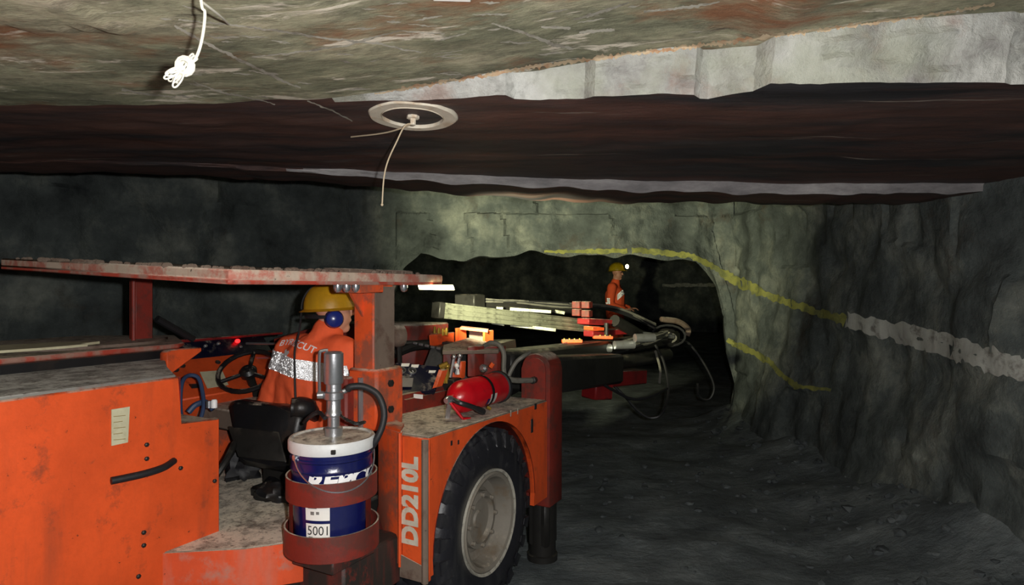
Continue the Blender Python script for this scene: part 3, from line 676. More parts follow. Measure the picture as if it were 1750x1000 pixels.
bm = B(); tube(bm, [(VF - .012, 2.018, .34), (VF - .012, 2.018, .90)], .014, 8, 0); obj('corner_tube', bm, 'dusty', rp)
bm = B(); prism(bm, [(-1.60, 2.02, .38), (-1.60, 2.02, .92), (-1.76, 2.07, .92), (-1.76, 2.07, .38)], (0, .02, 0), .006); obj('inner_rear_panel', bm, 'orange_dirty', rig)
bm = B(); tube(bm, [(-1.60, 2.016, .38), (-1.60, 2.016, .915)], .007, 6, 0); obj('panel_edge', bm, 'orange', rp)
bm = B(); prism(bm, [(-1.60, 2.02, .915), (-1.76, 2.07, .915), (-1.78, 2.18, .915), (-1.66, 2.12, .915)], (0, 0, .012)); obj('corner_plate', bm, 'orange', rig)
bm = B(); prism(bm, [(VF - .003, 2.019, .34), (VF - .003, 2.019, .40), (-1.60, 2.019, .43), (-1.60, 2.019, .34)], (0, -.004, 0)); obj('mud_band', bm, 'dusty', rp)
# stencilled number runs up the rear panel
def num(x, y, z): return (-1.512 - y, 2.0225 - z * .2, .44 + x)
bm, wd = text_bm('DD210L', .112, 0, .002, None, .0055, 1.0)
kx = .355 / wd
for v in bm.verts: v.co = V3((-1.520 - v.co.y * .95, 2.0235 - (v.co.z + .002) * .5, .472 + v.co.x * kx))
obj('model_number', bm, 'inktext', rp)
# --- wheel
wh = B()
prof = [(.215, -.02), (.235, -.006), (.30, .004), (.36, .0), (.395, -.022), (.405, -.06), (.405, -.19), (.395, -.225), (.36, -.25), (.24, -.245), (.215, -.23)]
lathe(wh, [(r, h) for r, h in prof] + [prof[0]], WC, (1, 0, 0), 56, False); tyre = obj('tyre', wh, 'tyre', rig, 50)
for k in range(26):
    a = 2 * PI * k / 26 + .05; bm = B()
    m = Matrix.Translation(WC) @ Matrix.Rotation(a, 4, 'X')
    for (x0, x1, sk) in ((-.11, .004, .0), (-.25, -.135, .12)):
        mm = m @ Matrix.Rotation(sk, 4, 'X')
        vs = [bm.verts.new(mm @ V3(p)) for p in ((x0, -.026, .385), (x1 - .012, -.030, .385), (x1 - .012, .030, .385), (x0, .026, .385), (x0, -.020, .424), (x1 - .02, -.022, .420), (x1 - .02, .022, .420), (x0, .020, .424))]
        for f in ((0, 1, 2, 3), (4, 7, 6, 5), (0, 4, 5, 1), (1, 5, 6, 2), (2, 6, 7, 3), (3, 7, 4, 0)): bm.faces.new([vs[i] for i in f])
    # shoulder rib on the sidewall
    vs = [bm.verts.new(m @ V3(p)) for p in ((-.03, -.028, .392), (-.03, .028, .392), (.004, -.016, .335), (.004, .016, .335), (.0, -.028, .40), (.0, .028, .40), (.009, -.014, .335), (.009, .014, .335))]
    for f in ((0, 1, 3, 2), (4, 6, 7, 5), (0, 4, 5, 1), (2, 3, 7, 6), (0, 2, 6, 4), (1, 5, 7, 3)): bm.faces.new([vs[i] for i in f])
    obj('tread_lug', bm, 'tyre', tyre)
bm = B(); lathe(bm, [(.222, -.035), (.222, .0), (.214, .006), (.200, .0), (.190, -.03), (.182, -.075), (.15, -.085), (.13, -.075), (.128, -.05), (.105, -.045), (.10, -.07), (.04, -.07), (.035, -.06), (.001, -.06)], WC, (1, 0, 0), 48, False)
rim = obj('rim', bm, 'rim', rig, 35)
for k in range(8):
    a = 2 * PI * k / 8; bm = B(); lathe(bm, [(.011, 0), (.011, .016), (.006, .02)], WC + V3((-.05, .115 * math.cos(a), .115 * math.sin(a))), (1, 0, 0), 6); obj('wheel_nut', bm, 'rim', rim)
bm = B(); lathe(bm, [(.224, .0), (.236, .006), (.236, -.01), (.224, -.01), (.224, .0)], WC, (1, 0, 0), 48, False); o = obj('mud_ring', bm, 'mud', rim)
bm = B(); tube(bm, [WC + V3((-.08, 0, 0)), WC + V3((-.9, 0, 0))], .07, 12, 0); obj('axle', bm, 'dark_steel', rig)
# --- jack post in front of the wheel
def stad(v0, v1, zt, zb, n=12):
    r = (v1 - v0) / 2; c = (v0 + v1) / 2
    return [(v0, zb)] + [(c - r * math.cos(PI * k / n), zt - r + r * math.sin(PI * k / n)) for k in range(n + 1)] + [(v1, zb)]
bm = B(); prism(bm, [(a, 3.115, b) for a, b in stad(-1.625, -1.45, 1.135, .30)], (0, .16, 0), .006); jk = obj('jack_housing', bm, 'redbrown', rig)
bm = B(); prism(bm, [(a, 3.108, b) for a, b in stad(-1.60, -1.475, 1.11, .87)], (0, .02, 0)); obj('jack_plate', bm, 'redbrown', jk)
bm = B(); lathe(bm, [(.075, .32), (.075, .02), (.085, .015), (.085, -.02)], (-1.535, 3.195, 0), (0, 0, 1), 24); obj('jack_leg', bm, 'dark_steel', jk)
bm = B(); box(bm, -1.60, -1.47, 3.125, 3.265, .06, .34, .02); obj('jack_sleeve', bm, 'dark_steel', jk)
bm = B(); lathe(bm, [(.02, 0), (.02, .03), (.01, .035)], (-1.54, 3.11, .99), (0, -1, 0), 8); obj('hose_fitting', bm, 'dark_steel', jk)
bm = B(); tube(bm, [(-1.54, 3.09, .99), (-1.60, 2.98, 1.0), (-1.68, 2.95, 1.02), (-1.75, 2.98, .95), (-1.76, 3.02, .89)], .015, 8); obj('hose', bm, 'hose', jk)
bm = B(); tube(bm, [onY(870, 690, 3.5), onY(868, 650, 3.5), onY(880, 622, 3.5), onY(893, 610, 3.5), onY(905, 603, 3.55)], .012, 8); obj('hose', bm, 'hose', jk)
# --- instrument box with gauges
bx = [onY(676, 618, 3.2), onY(756, 626, 3.3), onY(745, 668, 3.15), onY(672, 676, 3.05)]
nb = (bx[1] - bx[0]).cross(bx[2] - bx[0]).normalized()
if nb.y > 0: nb = -nb
bm = B(); prism(bm, bx, -nb * .16, .006); ib = obj('instrument_panel', bm, 'navy', rig)
def on_pan(px, py, off=.002):
    a, b = ab(px, py); d = V3((a * CT - ST, a * ST + CT, b)); o = V3((0, 0, EYE)); t = (bx[0] - o).dot(nb) / d.dot(nb); return o + d * t + nb * off
for (a, b) in ((686, 634), (704, 635)):
    c = on_pan(a, b, 0); bm = B(); lathe(bm, [(.022, 0), (.022, .01), (.018, .012), (.018, .006), (.0, .006)], c, nb, 20); gg = obj('gauge', bm, 'steel', ib)
    bm = B(); lathe(bm, [(.0175, .0065), (.0005, .0068)], c, nb, 16, False); obj('dial', bm, 'ink', gg)
    bm = B(); tube(bm, [c + nb * .009, c + nb * .009 + V3((.006, 0, -.010))], .0015, 5, 0); obj('needle', bm, 'white', gg)
for (a, b, c, d, m) in ((686, 622, 700, 627, 'label'), (703, 624, 716, 629, 'label'), (733, 634, 745, 638, 'label'), (684, 647, 706, 662, 'inkgrey')):
    bm = B(); prism(bm, [on_pan(a, b), on_pan(c, b), on_pan(c - 2, d), on_pan(a - 1, d)], nb * .002); obj('panel_label', bm, m, ib)
bm = B(); prism(bm, [onY(750, 632, 3.22), onY(756, 634, 3.22), onY(746, 662, 3.15), onY(739, 664, 3.15)], (0, .05, 0)); obj('panel_bracket', bm, 'orange', ib)
bm = B(); beam(bm, onY(672, 690, 3.02), onY(766, 668, 3.42), .16, .05); ct = obj('panel_shelf', bm, 'redbrown', rig)
bm = B(); prism(bm, [onY(668, 680, 2.92), onY(760, 660, 3.30), onY(770, 690, 3.28), onY(668, 730, 2.88)], (-.03, .03, 0)); obj('panel_skirt', bm, 'redbrown', rig)
p = onY(717, 677, 3.04); bm = B(); box(bm, p.x - .026, p.x + .026, p.y - .012, p.y - .008, p.z - .010, p.z + .010, 0, None); obj('shelf_label', bm, 'label', ct)
p = onY(678, 669, 2.85); bm = B(); lathe(bm, [(.018, -.02), (.02, .0), (.017, .022)], p, (0, 0, 1), 12); kn = obj('yellow_knob', bm, 'yellow', rig)
bm = B(); tube(bm, [p + V3((0, 0, .02)), p + V3((-.01, .02, .10))], .013, 8, 0); obj('knob_stem', bm, 'brass', kn)
# lever bank
lb0 = onY(763, 640, 3.3)
bm = B(); box(bm, lb0.x - .05, lb0.x + .06, lb0.y - .02, lb0.y + .06, .89, lb0.z - .02, .006); lev = obj('lever_bank', bm, 'dark_steel', rig)
for (a, b, c, d, m) in ((757, 628, 760, 655, 'brass'), (765, 626, 764, 655, 'brass'), (776, 610, 770, 645, 'steel'), (786, 608, 780, 640, 'steel'), (781, 625, 783, 640, 'label')):
    p, q = onY(a, b, 3.28), onY(c, d, 3.28); bm = B(); tube(bm, [q, p], .009, 8, 0); ball(bm, p, .014, 10, 8); obj('lever', bm, m, lev)
bm = B(); tube(bm, [onY(752, 628, 3.28), onY(766, 622, 3.28)], .016, 8, 0); obj('brass_valve', bm, 'brass', lev)
# red housing behind the extinguisher
for (a, b, c, d, Y, m) in ((756, 596, 772, 648, 3.42, 'redbrown'), (798, 592, 812, 645, 3.38, 'redbrown'), (812, 592, 850, 640, 3.5, 'redbrown')):
    p, q = onY(a, b, Y), onY(c, d, Y); bm = B(); prism(bm, [onY(a, b, Y), onY(c, b, Y), onY(c, d, Y), onY(a, d, Y)], (0, .10, 0), .006); obj('valve_housing', bm, m, rig)
bm = B(); prism(bm, [onY(757, 590, 3.55), onY(800, 577, 3.75), onY(860, 590, 3.75), onY(852, 598, 3.4), onY(756, 600, 3.35)], (0, 0, -.02), .003); obj('housing_top', bm, 'dusty', rig)
bm = B(); prism(bm, [onY(773, 618, 3.35), onY(790, 618, 3.35), onY(788, 648, 3.35), onY(771, 646, 3.35)], (0, .04, 0), .004); vb = obj('valve_block', bm, 'orange', rig)
for (a, b, r) in ((782, 633, .018), (828, 630, .022)):
    bm = B(); lathe(bm, [(r, 0), (r, .02), (r * .5, .03)], onY(a, b, 3.36), (0, -1, .2), 10); obj('fitting', bm, 'chrome', vb)
bm = B(); tube(bm, [onY(843, 621, 3.35), onY(838, 628, 3.35)], .012, 8, 0); obj('orange_cap', bm, 'orange', vb)
bm = B(); tube(bm, [onY(826, 592, 3.5), onY(838, 586, 3.45), onY(852, 589, 3.42), onY(861, 604, 3.4), onY(861, 630, 3.38), onY(864, 660, 3.35), onY(858, 685, 3.3)], .013, 8); obj('hose', bm, 'hose', rig)
bm = B(); tube(bm, [onY(672, 605, 3.7), onY(715, 590, 3.8), onY(770, 592, 3.9), onY(830, 606, 4.0)], .03, 8); obj('hose_bundle', bm, 'dark_steel', rig)
bm = B(); tube(bm, [onY(672, 590, 3.75), onY(710, 588, 3.78), onY(760, 596, 3.85)], .02, 8); obj('hose_bundle', bm, 'dark_steel', rig)
for k in range(5):
    p = onY(706 + k * 10, 586 + k * 2.2, 3.66); bm = B(); beam(bm, p, p + V3((.025, .005, -.004)), .012, .014, .002); obj('hose_clip', bm, 'steel', rig)
p = onY(678, 574, 3.55); bm = B(); lathe(bm, [(.062, .03), (.066, 0), (.055, -.03), (.03, -.045), (.001, -.05)], p, (.35, 1, 0), 20); obj('lamp_dome', bm, 'dusty', rig)
bm = B(); tube(bm, [p + V3((0, .02, -.05)), p + V3((0, .03, -.25))], .015, 8, 0); obj('lamp_stalk', bm, 'dark_steel', rig)
# orange valve block and open frame box behind
c0 = [onY(733, 572, 3.75), onY(776, 569, 3.95), onY(776, 592, 3.95), onY(735, 592, 3.75)]
bm = B(); prism(bm, c0, (-.05, .08, 0), .006); ovb = obj('orange_valve_block', bm, 'orange', rig)
for k, px in enumerate((743, 750, 757, 763)):
    bm = B(); lathe(bm, [(.010, -.02), (.010, .012), (.006, .024 + .012 * (k == 0))], onY(px, 568 - k % 2, 3.86), (0, 0, 1), 8); obj('fitting', bm, 'brass', ovb)
bm = B(); fa, fb_, fc, fd = onY(780, 561, 3.85), onY(827, 566, 3.85), onY(827, 592, 3.85), onY(780, 588, 3.85)
for (p, q) in ((fa, fb_), (fb_, fc), (fc, fd), (fd, fa)): beam(bm, p + V3((0, .05, 0)), q + V3((0, .05, 0)), .10, .016, up=(0, 1, 0) if False else (0, 0, 1) if abs((q - p).z) < .05 else (1, 0, 0))
ofb = obj('open_frame_box', bm, 'orange', rig)
bm = B(); prism(bm, [fa + V3((.01, .13, -.01)), fb_ + V3((-.01, .13, -.01)), fc + V3((-.01, .13, .01)), fd + V3((.01, .13, .01))], (0, .006, 0)); obj('frame_back', bm, 'dusty', ofb)
bm = B(); prism(bm, [onY(738, 592, 3.7), onY(838, 592, 3.75), onY(850, 690, 3.6), onY(700, 690, 3.6)], (-.1, .5, 0)); obj('front_carcass', bm, 'dark_steel', rig)
# --- booms, feeds
def rb(px, py, Y): return onY(px, py, Y)
bm = B(); beam(bm, rb(852, 625, 3.75), rb(1030, 600, 5.2), .20, .17, .02); boom = obj('boom', bm, 'dark_steel', rig)
bm = B(); beam(bm, rb(1000, 600, 5.0), rb(1152, 577, 6.3), .14, .13, .02); obj('boom_extension', bm, 'dark_steel', boom)
bm = B(); beam(bm, rb(958, 588, 4.55), rb(961, 618, 4.55), .22, .012, .002, up=(1, 0, 0)); obj('boom_collar', bm, 'steel', boom)
for (a, b, c, d, Y) in ((960, 583, 995, 583, 4.75), (1013, 576, 1047, 577, 5.15)):
    p, q = rb(a, b, Y), rb(c, d, Y); bm = B(); beam(bm, p, q, .06, .025, .004); ob = obj('orange_block', bm, 'orange', boom)
    for k in range(4): bm = B(); ball(bm, p.lerp(q, (k + .5) / 4) + V3((0, 0, .014)), .009, 8, 6); obj('fitting', bm, 'brass', ob)
bm = B(); lathe(bm, [(.085, -.05), (.09, 0), (.085, .05)], rb(1140, 577, 6.2), (.9, -.4, 0), 20); rot = obj('rotation_head', bm, 'dark_steel', boom)
for k in range(2):
    r = .05 + .05 * k; c = rb(1136 + 5 * k, 577 - 3 * k, 6.05); bm = B()
    tube(bm, [c + V3((.1 * math.cos(a) * .6 + r * math.cos(a), 0.03 * k, r * math.sin(a))) for a in [PI * .9 - PI * 1.7 * i / 14 for i in range(15)]], .011, 6, 0); obj('hose_loop', bm, 'blackhose' if k else 'hose', boom)
for k in range(9):
    r1 = random.Random(40 + k); y0 = 585 + r1.uniform(-12, 14); bm = B()
    tube(bm, [rb(930 + 20 * k % 60, 604 + r1.uniform(-6, 14), 4.7), rb(1000 + r1.uniform(-20, 10), 596 + r1.uniform(-6, 18), 5.0), rb(1060, y0 + r1.uniform(4, 14), 5.3), rb(1105, 582 + r1.uniform(-10, 10), 5.6), rb(1140, 574 + r1.uniform(-8, 8), 5.9)], r1.uniform(.010, .017), 6); obj('hose', bm, 'hose' if k % 2 else 'blackhose', boom)
for (a, b) in ((1010, 596), (1050, 590), (1085, 578)):
    p = rb(a, b, 5.0); bm = B(); tube(bm, [p, p + V3((.12, .12, .0))], .035, 10, 0); obj('cylinder_rod', bm, 'steel', boom)
# feeds
def feed(p, q, m, wd=.08, h=.105):
    p = V3(p); q = V3(q); bm = B(); beam(bm, p, q, wd * .7, h, .004); fo = obj('feed_beam', bm, m, rig)
    for s in (-.5, -.17, .17, .5):
        bm = B(); beam(bm, p + V3((0, 0, s * h * .92)), q + V3((0, 0, s * h * .92)), wd, h * .11, .003); obj('feed_rail', bm, m, fo)
    d = (q - p).normalized()
    bm = B(); beam(bm, p - d * .02, p + d * .03, wd * 1.2, h * 1.05, .006); obj('end_plate', bm, 'dark_steel', fo)
    return fo
f1 = feed(rb(748, 530, 4.3), rb(1002, 557, 5.3), 'feed')
f2 = feed(rb(790, 517, 4.9), rb(1005, 531, 5.7), 'dark_steel', .10, .085)
for (a, b, c, d, Y, par, m) in ((871, 528, 942, 533, 4.95, f2, 'feed'), (948, 532, 965, 535, 5.1, f2, 'feed'), (848, 527, 860, 527.5, 4.95, f2, 'feed'), (840, 551, 862, 554, 4.75, f1, 'feed'), (872, 555, 950, 564, 4.85, f1, 'feed'), (790, 546, 800, 546.5, 4.6, f1, 'feed')):
    bm = B(); beam(bm, rb(a, b, Y), rb(c, d, Y), .03, .028, .003); obj('slide_bar', bm, m, par)
bm = B(); box(bm, -.09, .09, -.08, .08, -.055, .055, .008, Matrix.Translation(rb(803, 515, 4.85))); obj('drill_clamp', bm, 'dark_steel', f2)
for k in range(6):
    r1 = random.Random(70 + k); bm = B(); tube(bm, [rb(800, 512 + r1.uniform(-3, 4), 4.9), rb(880, 515 + r1.uniform(-3, 4), 5.1), rb(960, 521 + r1.uniform(-3, 4), 5.4), rb(1050, 528 + r1.uniform(-4, 4), 5.9), rb(1120, 556 + r1.uniform(-6, 6), 6.2)], .011, 6); obj('hose', bm, 'blackhose' if k % 2 else 'hose', f2)
for (a, b) in ((987, 521), (1003, 521), (987, 534), (1003, 536)):
    p = rb(a, b, 5.15); bm = B(); box(bm, -.035, .035, -.04, .04, -.028, .028, .005, Matrix.Translation(p)); obj('clamp_block', bm, 'redbrown', f2)
bm = B(); beam(bm, rb(996, 549, 5.1), rb(1058, 552, 5.5), .12, .05, .006); cr = obj('feed_cradle', bm, 'red_dark', rig)
bm = B(); beam(bm, rb(1005, 561, 5.1), rb(1025, 562, 5.2), .10, .035, .006); obj('cradle_block', bm, 'orange', cr)
bm = B(); beam(bm, rb(1005, 570, 5.15), rb(1075, 566, 5.6), .10, .05, .006); obj('cradle_arm', bm, 'red_dark', cr)
bm = B(); tube(bm, [rb(1036, 552, 5.2), rb(1036, 580, 5.2)], .018, 8, 0); obj('cradle_post', bm, 'dark_steel', cr)
bm = B(); tube(bm, [rb(1050, 548, 5.3), rb(1075, 562, 5.5), rb(1100, 575, 5.8), rb(1150, 585, 6.1)], .05, 10); obj('cradle_cylinder', bm, 'dark_steel', cr)
bm = B(); beam(bm, rb(1035, 566, 5.4), rb(1150, 575, 6.0), .05, .04, .006); obj('slide_tube', bm, 'steel', cr)
bm = B(); tube(bm, [rb(1130, 546, 6.6), rb(1160, 550, 6.7), rb(1176, 563, 6.8), rb(1174, 574, 6.8)], .03, 8); obj('feed_tail', bm, 'dusty', cr)
# front frame under the boom
bm = B(); beam(bm, rb(940, 640, 3.9), rb(1012, 630, 4.8), .10, .09, .008); ff = obj('front_frame', bm, 'red_dark', rig)
bm = B(); beam(bm, rb(1000, 650, 4.7), rb(1095, 643, 5.4), .12, .12, .008); obj('frame_arm', bm, 'red_dark', ff)
bm = B(); beam(bm, rb(1006, 658, 4.65), rb(1036, 658, 4.75), .16, .20, .01); obj('frame_foot', bm, 'red_dark', ff)
bm = B(); tube(bm, [rb(1020, 626, 4.9), rb(1140, 606, 5.9)], .06, 12, 0); obj('frame_cylinder', bm, 'dark_steel', ff)
bm = B(); beam(bm, rb(900, 640, 3.85), rb(1030, 628, 4.9), .35, .22, .02); obj('boom_foot', bm, 'dark_steel', rig)
bm = B(); tube(bm, [rb(960, 625, 4.3), rb(980, 632, 4.3), rb(1010, 645, 4.4), rb(1050, 668, 4.6), rb(1080, 682, 4.7), rb(1110, 678, 4.8), rb(1140, 664, 5.0)], .012, 6); obj('hanging_hose', bm, 'blackhose', ff)
bm = B(); tube(bm, [rb(1120, 590, 5.6), rb(1133, 615, 5.5), rb(1141, 650, 5.4), rb(1141, 680, 5.3), rb(1130, 708, 5.2), rb(1110, 714, 5.2), rb(1090, 702, 5.2), rb(1070, 680, 5.2), rb(1050, 660, 5.2)], .011, 6); obj('hanging_hose', bm, 'blackhose', ff)
bm = B(); tube(bm, [rb(1120, 600, 5.6), rb(1128, 630, 5.5), rb(1127, 655, 5.5)], .011, 6); obj('hanging_hose', bm, 'hose', ff)
bm = B(); tube(bm, [rb(1150, 580, 6.2), rb(1165, 582, 6.25), rb(1180, 590, 6.3), rb(1205, 625, 6.3), rb(1220, 660, 6.3), rb(1212, 682, 6.3), rb(1195, 678, 6.3), rb(1192, 655, 6.3)], .011, 6); obj('hanging_hose', bm, 'blackhose', ff)
# pail holder bands
BK = V3((-.658, 2.32, 0)); bk = w2l(BK)
bm = B(); lathe(bm, [(.156, .745), (.162, .745), (.162, .825), (.156, .825), (.156, .745)], (bk.x, bk.y, 0), (0, 0, 1), 48, False); ph = obj('pail_band', bm, 'redbrown', rig)
bm = B(); lathe(bm, [(.001, .555), (.168, .555), (.168, .645), (.162, .645), (.162, .570), (.001, .570)], (bk.x, bk.y, 0), (0, 0, 1), 48, False); obj('pail_cup', bm, 'dusty' if False else 'redbrown', rig)
aim = math.atan2(-BK.x, -(-BK.y)) 
tocam = w2l(-BK); tocam.z = 0; tocam.normalize(); rgt = V3((-tocam.y, tocam.x, 0))
for a in (-62, 52, 150, 230):
    bm = B(); ar = math.radians(a)
    pts = []
    for s in (-.10, -.05, 0, .05, .10):
        d = tocam * math.cos(ar + s) + rgt * math.sin(ar + s); pts.append(V3((bk.x, bk.y, 0)) + d * .158)
    bm2 = bm; V = [[bm.verts.new(p + V3((0, 0, z))) for p in pts] for z in (.60, .80)]
    for j in range(4): bm.faces.new((V[0][j], V[0][j + 1], V[1][j + 1], V[1][j]))
    bmesh.ops.solidify(bm, geom=bm.faces[:], thickness=.004); obj('band_upright', bm, 'redbrown', ph)
bm = B(); beam(bm, V3((bk.x, bk.y, .785)) - tocam * .15 + rgt * .02, V3((bk.x, bk.y, .785)) - tocam * .36, .10, .05); obj('holder_arm', bm, 'grime', ph)
bm = B(); box(bm, bk.x - .10, bk.x + .10, bk.y - .1, bk.y + .12, .50, .557, .006); obj('holder_base', bm, 'grime', ph)

# ------------------------------------------------------------------ grease pail with pump
tc = (-BK).normalized(); rg = V3((-tc.y, tc.x, 0))
def cyl(phi, r, z): return BK + tc * (r * math.cos(phi)) + rg * (r * math.sin(phi)) + V3((0, 0, z))
pail = thing('grease_pail', 'navy blue grease pail with dusty white lid held in a red-brown band', 'pail', BK + V3((0, 0, .571)))
def br(z): return .130 + .016 * (z - .571) / .36
prof = [(.001, .571), (.128, .571), (.131, .578)] + [(br(z), z) for z in (.65, .75, .845)] + [(.1435, .85), (.1465, .855), (.1435, .86), (.143, .885), (.1475, .89), (.1475, .896), (.144, .90), (.145, .935), (.14, .94), (.001, .94)]
bm = B(); lathe(bm, prof, BK, (0, 0, 1), 56, False); body = obj('pail_body', bm, 'bucket', pail, 30)
bm = B(); lathe(bm, [(.148, .915), (.152, .915), (.154, .92), (.154, .95), (.150, .957), (.142, .957), (.135, .951), (.05, .955), (.001, .956)], BK, (0, 0, 1), 56, False); lid = obj('pail_lid', bm, 'lid', pail, 30)
bm = B(); box(bm, -.008, .008, -.004, .006, -.008, .008, .002, Matrix.Translation(cyl(.02, .156, .932))); obj('lid_tab', bm, 'dark_steel', lid)
bm = B(); ph0, ph1 = -1.02, 1.45; pts = []
for k in range(17):
    t = k / 16; ph_ = ph0 + (ph1 - ph0) * t; sag = .105 * math.sin(PI * min(1, t * 1.0)) ** .8
    pts.append(cyl(ph_, .150 + .016 * math.sin(PI * t), .90 - sag - .0 * t))
tube(bm, pts, .0028, 6, 2); obj('wire_handle', bm, 'chrome', pail)
bm = B(); lathe(bm, [(.011, 0), (.011, .010), (.005, .013)], cyl(ph0, .143, .903), cyl(ph0, 1, 0) - BK, 12); obj('handle_boss', bm, 'chrome', pail)
bm, wd = text_bm('REPCO', .09, .22, 0, None, .0045, 1.0)
bmesh.ops.subdivide_edges(bm, edges=bm.edges[:], cuts=2)
kx = 2.15 * .146 / wd
for v in bm.verts: v.co = cyl(-.66 + v.co.x * kx / .146, br(.80) + .0022, .797 + v.co.y * .95)
obj('pail_lettering', bm, 'white', body)
def patch(name, p0, p1, z0, z1, r, m, par, n=8):
    bm = B(); V = [[bm.verts.new(cyl(p0 + (p1 - p0) * k / n, br(z) + r, z)) for k in range(n + 1)] for z in (z0, z1)]
    for k in range(n): bm.faces.new((V[0][k], V[0][k + 1], V[1][k + 1], V[1][k]))
    return obj(name, bm, m, par)
patch('hazard_label', -.70, -.06, .692, .757, .001, 'label', body); lab = patch('number_label', -.70, -.06, .612, .681, .001, 'label', body)
bm, wd = text_bm('5001', .05, 0, 0, None, 0, .8); bmesh.ops.subdivide_edges(bm, edges=bm.edges[:], cuts=1)
for v in bm.verts: v.co = cyl(-.66 + v.co.x * (.55 / wd), br(.65) + .0022, .642 + v.co.y * .9)
obj('label_number', bm, 'ink', lab)
for (a, b, z, h) in ((-.62, -.38, .742, .004), (-.62, -.38, .734, .004), (-.55, -.45, .712, .012), (-.40, -.32, .714, .01), (-.62, -.5, .630, .006), (-.55, -.45, .622, .006)):
    patch('label_print', a, b, z, z + h, .0022, 'inkgrey', body, 4)
pump = thing('grease_pump', 'bright steel air-driven grease pump standing on the pail lid', 'pump', BK + V3((0, 0, .953)))
ax = BK + rg * .005
bm = B(); lathe(bm, [(.001, 1.262), (.028, 1.262), (.035, 1.256), (.0355, 1.15), (.033, 1.145), (.001, 1.145)], ax, (0, 0, 1), 28, False); obj('air_cylinder', bm, 'steel', pump)
bm = B(); lathe(bm, [(.028, 1.147), (.028, 1.118), (.036, 1.114), (.036, 1.09), (.026, 1.085), (.026, 1.045), (.030, 1.04), (.030, 1.03), (.022, 1.025), (.022, .99), (.032, .985), (.032, .955), (.001, .955)], ax, (0, 0, 1), 24, False); pbody = obj('pump_body', bm, 'steel', pump)
bm = B(); tube(bm, [ax - rg * .02 + V3((0, 0, 1.268)), ax - rg * .040 + V3((0, 0, 1.266)), ax - rg * .050 + V3((0, 0, 1.25)), ax - rg * .050 + V3((0, 0, 1.13)), ax - rg * .046 + V3((0, 0, 1.105)), ax - rg * .02 + V3((0, 0, 1.10))], .006, 8, 4); obj('air_tube', bm, 'chrome', pump)
bm = B(); lathe(bm, [(.013, 0), (.015, .02), (.010, .025)], ax - rg * .058 + V3((0, 0, 1.105)), rg, 10); obj('air_valve', bm, 'steel', pump)
bm = B(); tube(bm, [ax + rg * .03 + V3((0, 0, 1.112)), ax + rg * .06 + V3((0, .01, 1.125))], .009, 8, 0); obj('outlet', bm, 'steel', pump)
def wb_(px, py, Y): return wY(px, py, Y)
bm = B(); tube(bm, [ax + rg * .05 + V3((0, 0, 1.12)), wb_(600, 661, 2.33), wb_(622, 661, 2.34), wb_(645, 674, 2.34), wb_(656, 700, 2.33), wb_(654, 726, 2.32), wb_(643, 752, 2.31), wb_(632, 768, 2.32)], .0125, 10); obj('grease_hose', bm, 'rubber', pump)
bm = B(); p0 = ax + rg * .025 + V3((0, 0, 1.03)); pts = smooth_path([p0 - tc * -.02, wb_(590, 716, 2.24), wb_(608, 724, 2.22), wb_(622, 722, 2.24)], 7)
for i, p in enumerate(pts[:-1]):
    d = (pts[i + 1] - p); u_ = d.cross(V3((0, 0, 1))).normalized() if i % 2 else d.cross(V3((0, 0, 1))).normalized().cross(d).normalized()
    dd = d.normalized(); c = p + d / 2
    tube(bm, [c + dd * .010 * math.cos(a) + u_ * .005 * math.sin(a) for a in [2 * PI * k / 8 for k in range(8)]], .002, 5, 0, True)
obj('chain', bm, 'dark_steel', pump)
bm = B(); tube(bm, [ax - rg * .03 + V3((0, 0, 1.02)), wb_(545, 705, 2.36), wb_(530, 712, 2.38), wb_(520, 722, 2.45)], .008, 8); obj('air_hose', bm, 'blackhose', pump)

# ------------------------------------------------------------------ fire extinguisher lying on the fender deck
DZ = .91
ex = rigthing('fire_extinguisher', 'red fire extinguisher lying on its side on the dusty fender deck', 'extinguisher', (-1.60, 2.56, DZ))
EC = V3((-1.595, 2.60, DZ + .082)); ea = V3((-.02, -1, 0.0)).normalized(); er = .076
bm = B(); lathe(bm, [(.001, -.205), (.05, -.205), (er - .004, -.19), (er, -.17), (er, .13), (er - .006, .155), (er - .022, .180), (.035, .20), (.020, .207), (.018, .22), (.001, .22)], EC, ea, 32, False); eb = obj('cylinder', bm, 'red_ext', ex, 45)
nk = EC + ea * .22
bm = B(); lathe(bm, [(.018, -.01), (.020, .025), (.012, .04)], nk, ea, 12); obj('valve', bm, 'chrome', ex)
bm = B(); beam(bm, nk + V3((0, -.01, .01)), nk + V3((-.03, .01, -.10)), .02, .012); obj('squeeze_handle', bm, 'chrome', ex)
bm = B(); beam(bm, nk + V3((0, -.02, .0)), nk + V3((.05, .02, -.085)), .03, .012, .003); beam(bm, nk + V3((.05, .02, -.085)), nk + V3((.06, .06, -.09)), .02, .01); obj('carry_handle', bm, 'red_ext', ex)
bm = B(); tube(bm, [nk + V3((.01, 0, 0)), nk + V3((.06, -.01, -.01)), nk + V3((.085, .05, -.035)), nk + V3((.09, .13, -.07))], [.012, .012, .012, .016], 8); obj('discharge_hose', bm, 'blackhose', ex)
def ering(u, a0, a1, r, wd, th, m, name, par):
    bm = B(); n = 16; V = []
    for k in range(n + 1):
        a = a0 + (a1 - a0) * k / n; d = V3((math.cos(a), 0, math.sin(a))); c = EC + ea * u + d * r; V.append((bm.verts.new(c + ea * wd / 2), bm.verts.new(c - ea * wd / 2)))
    for k in range(n): bm.faces.new((V[k][0], V[k][1], V[k + 1][1], V[k + 1][0]))
    bmesh.ops.solidify(bm, geom=bm.faces[:], thickness=th); return obj(name, bm, m, par)
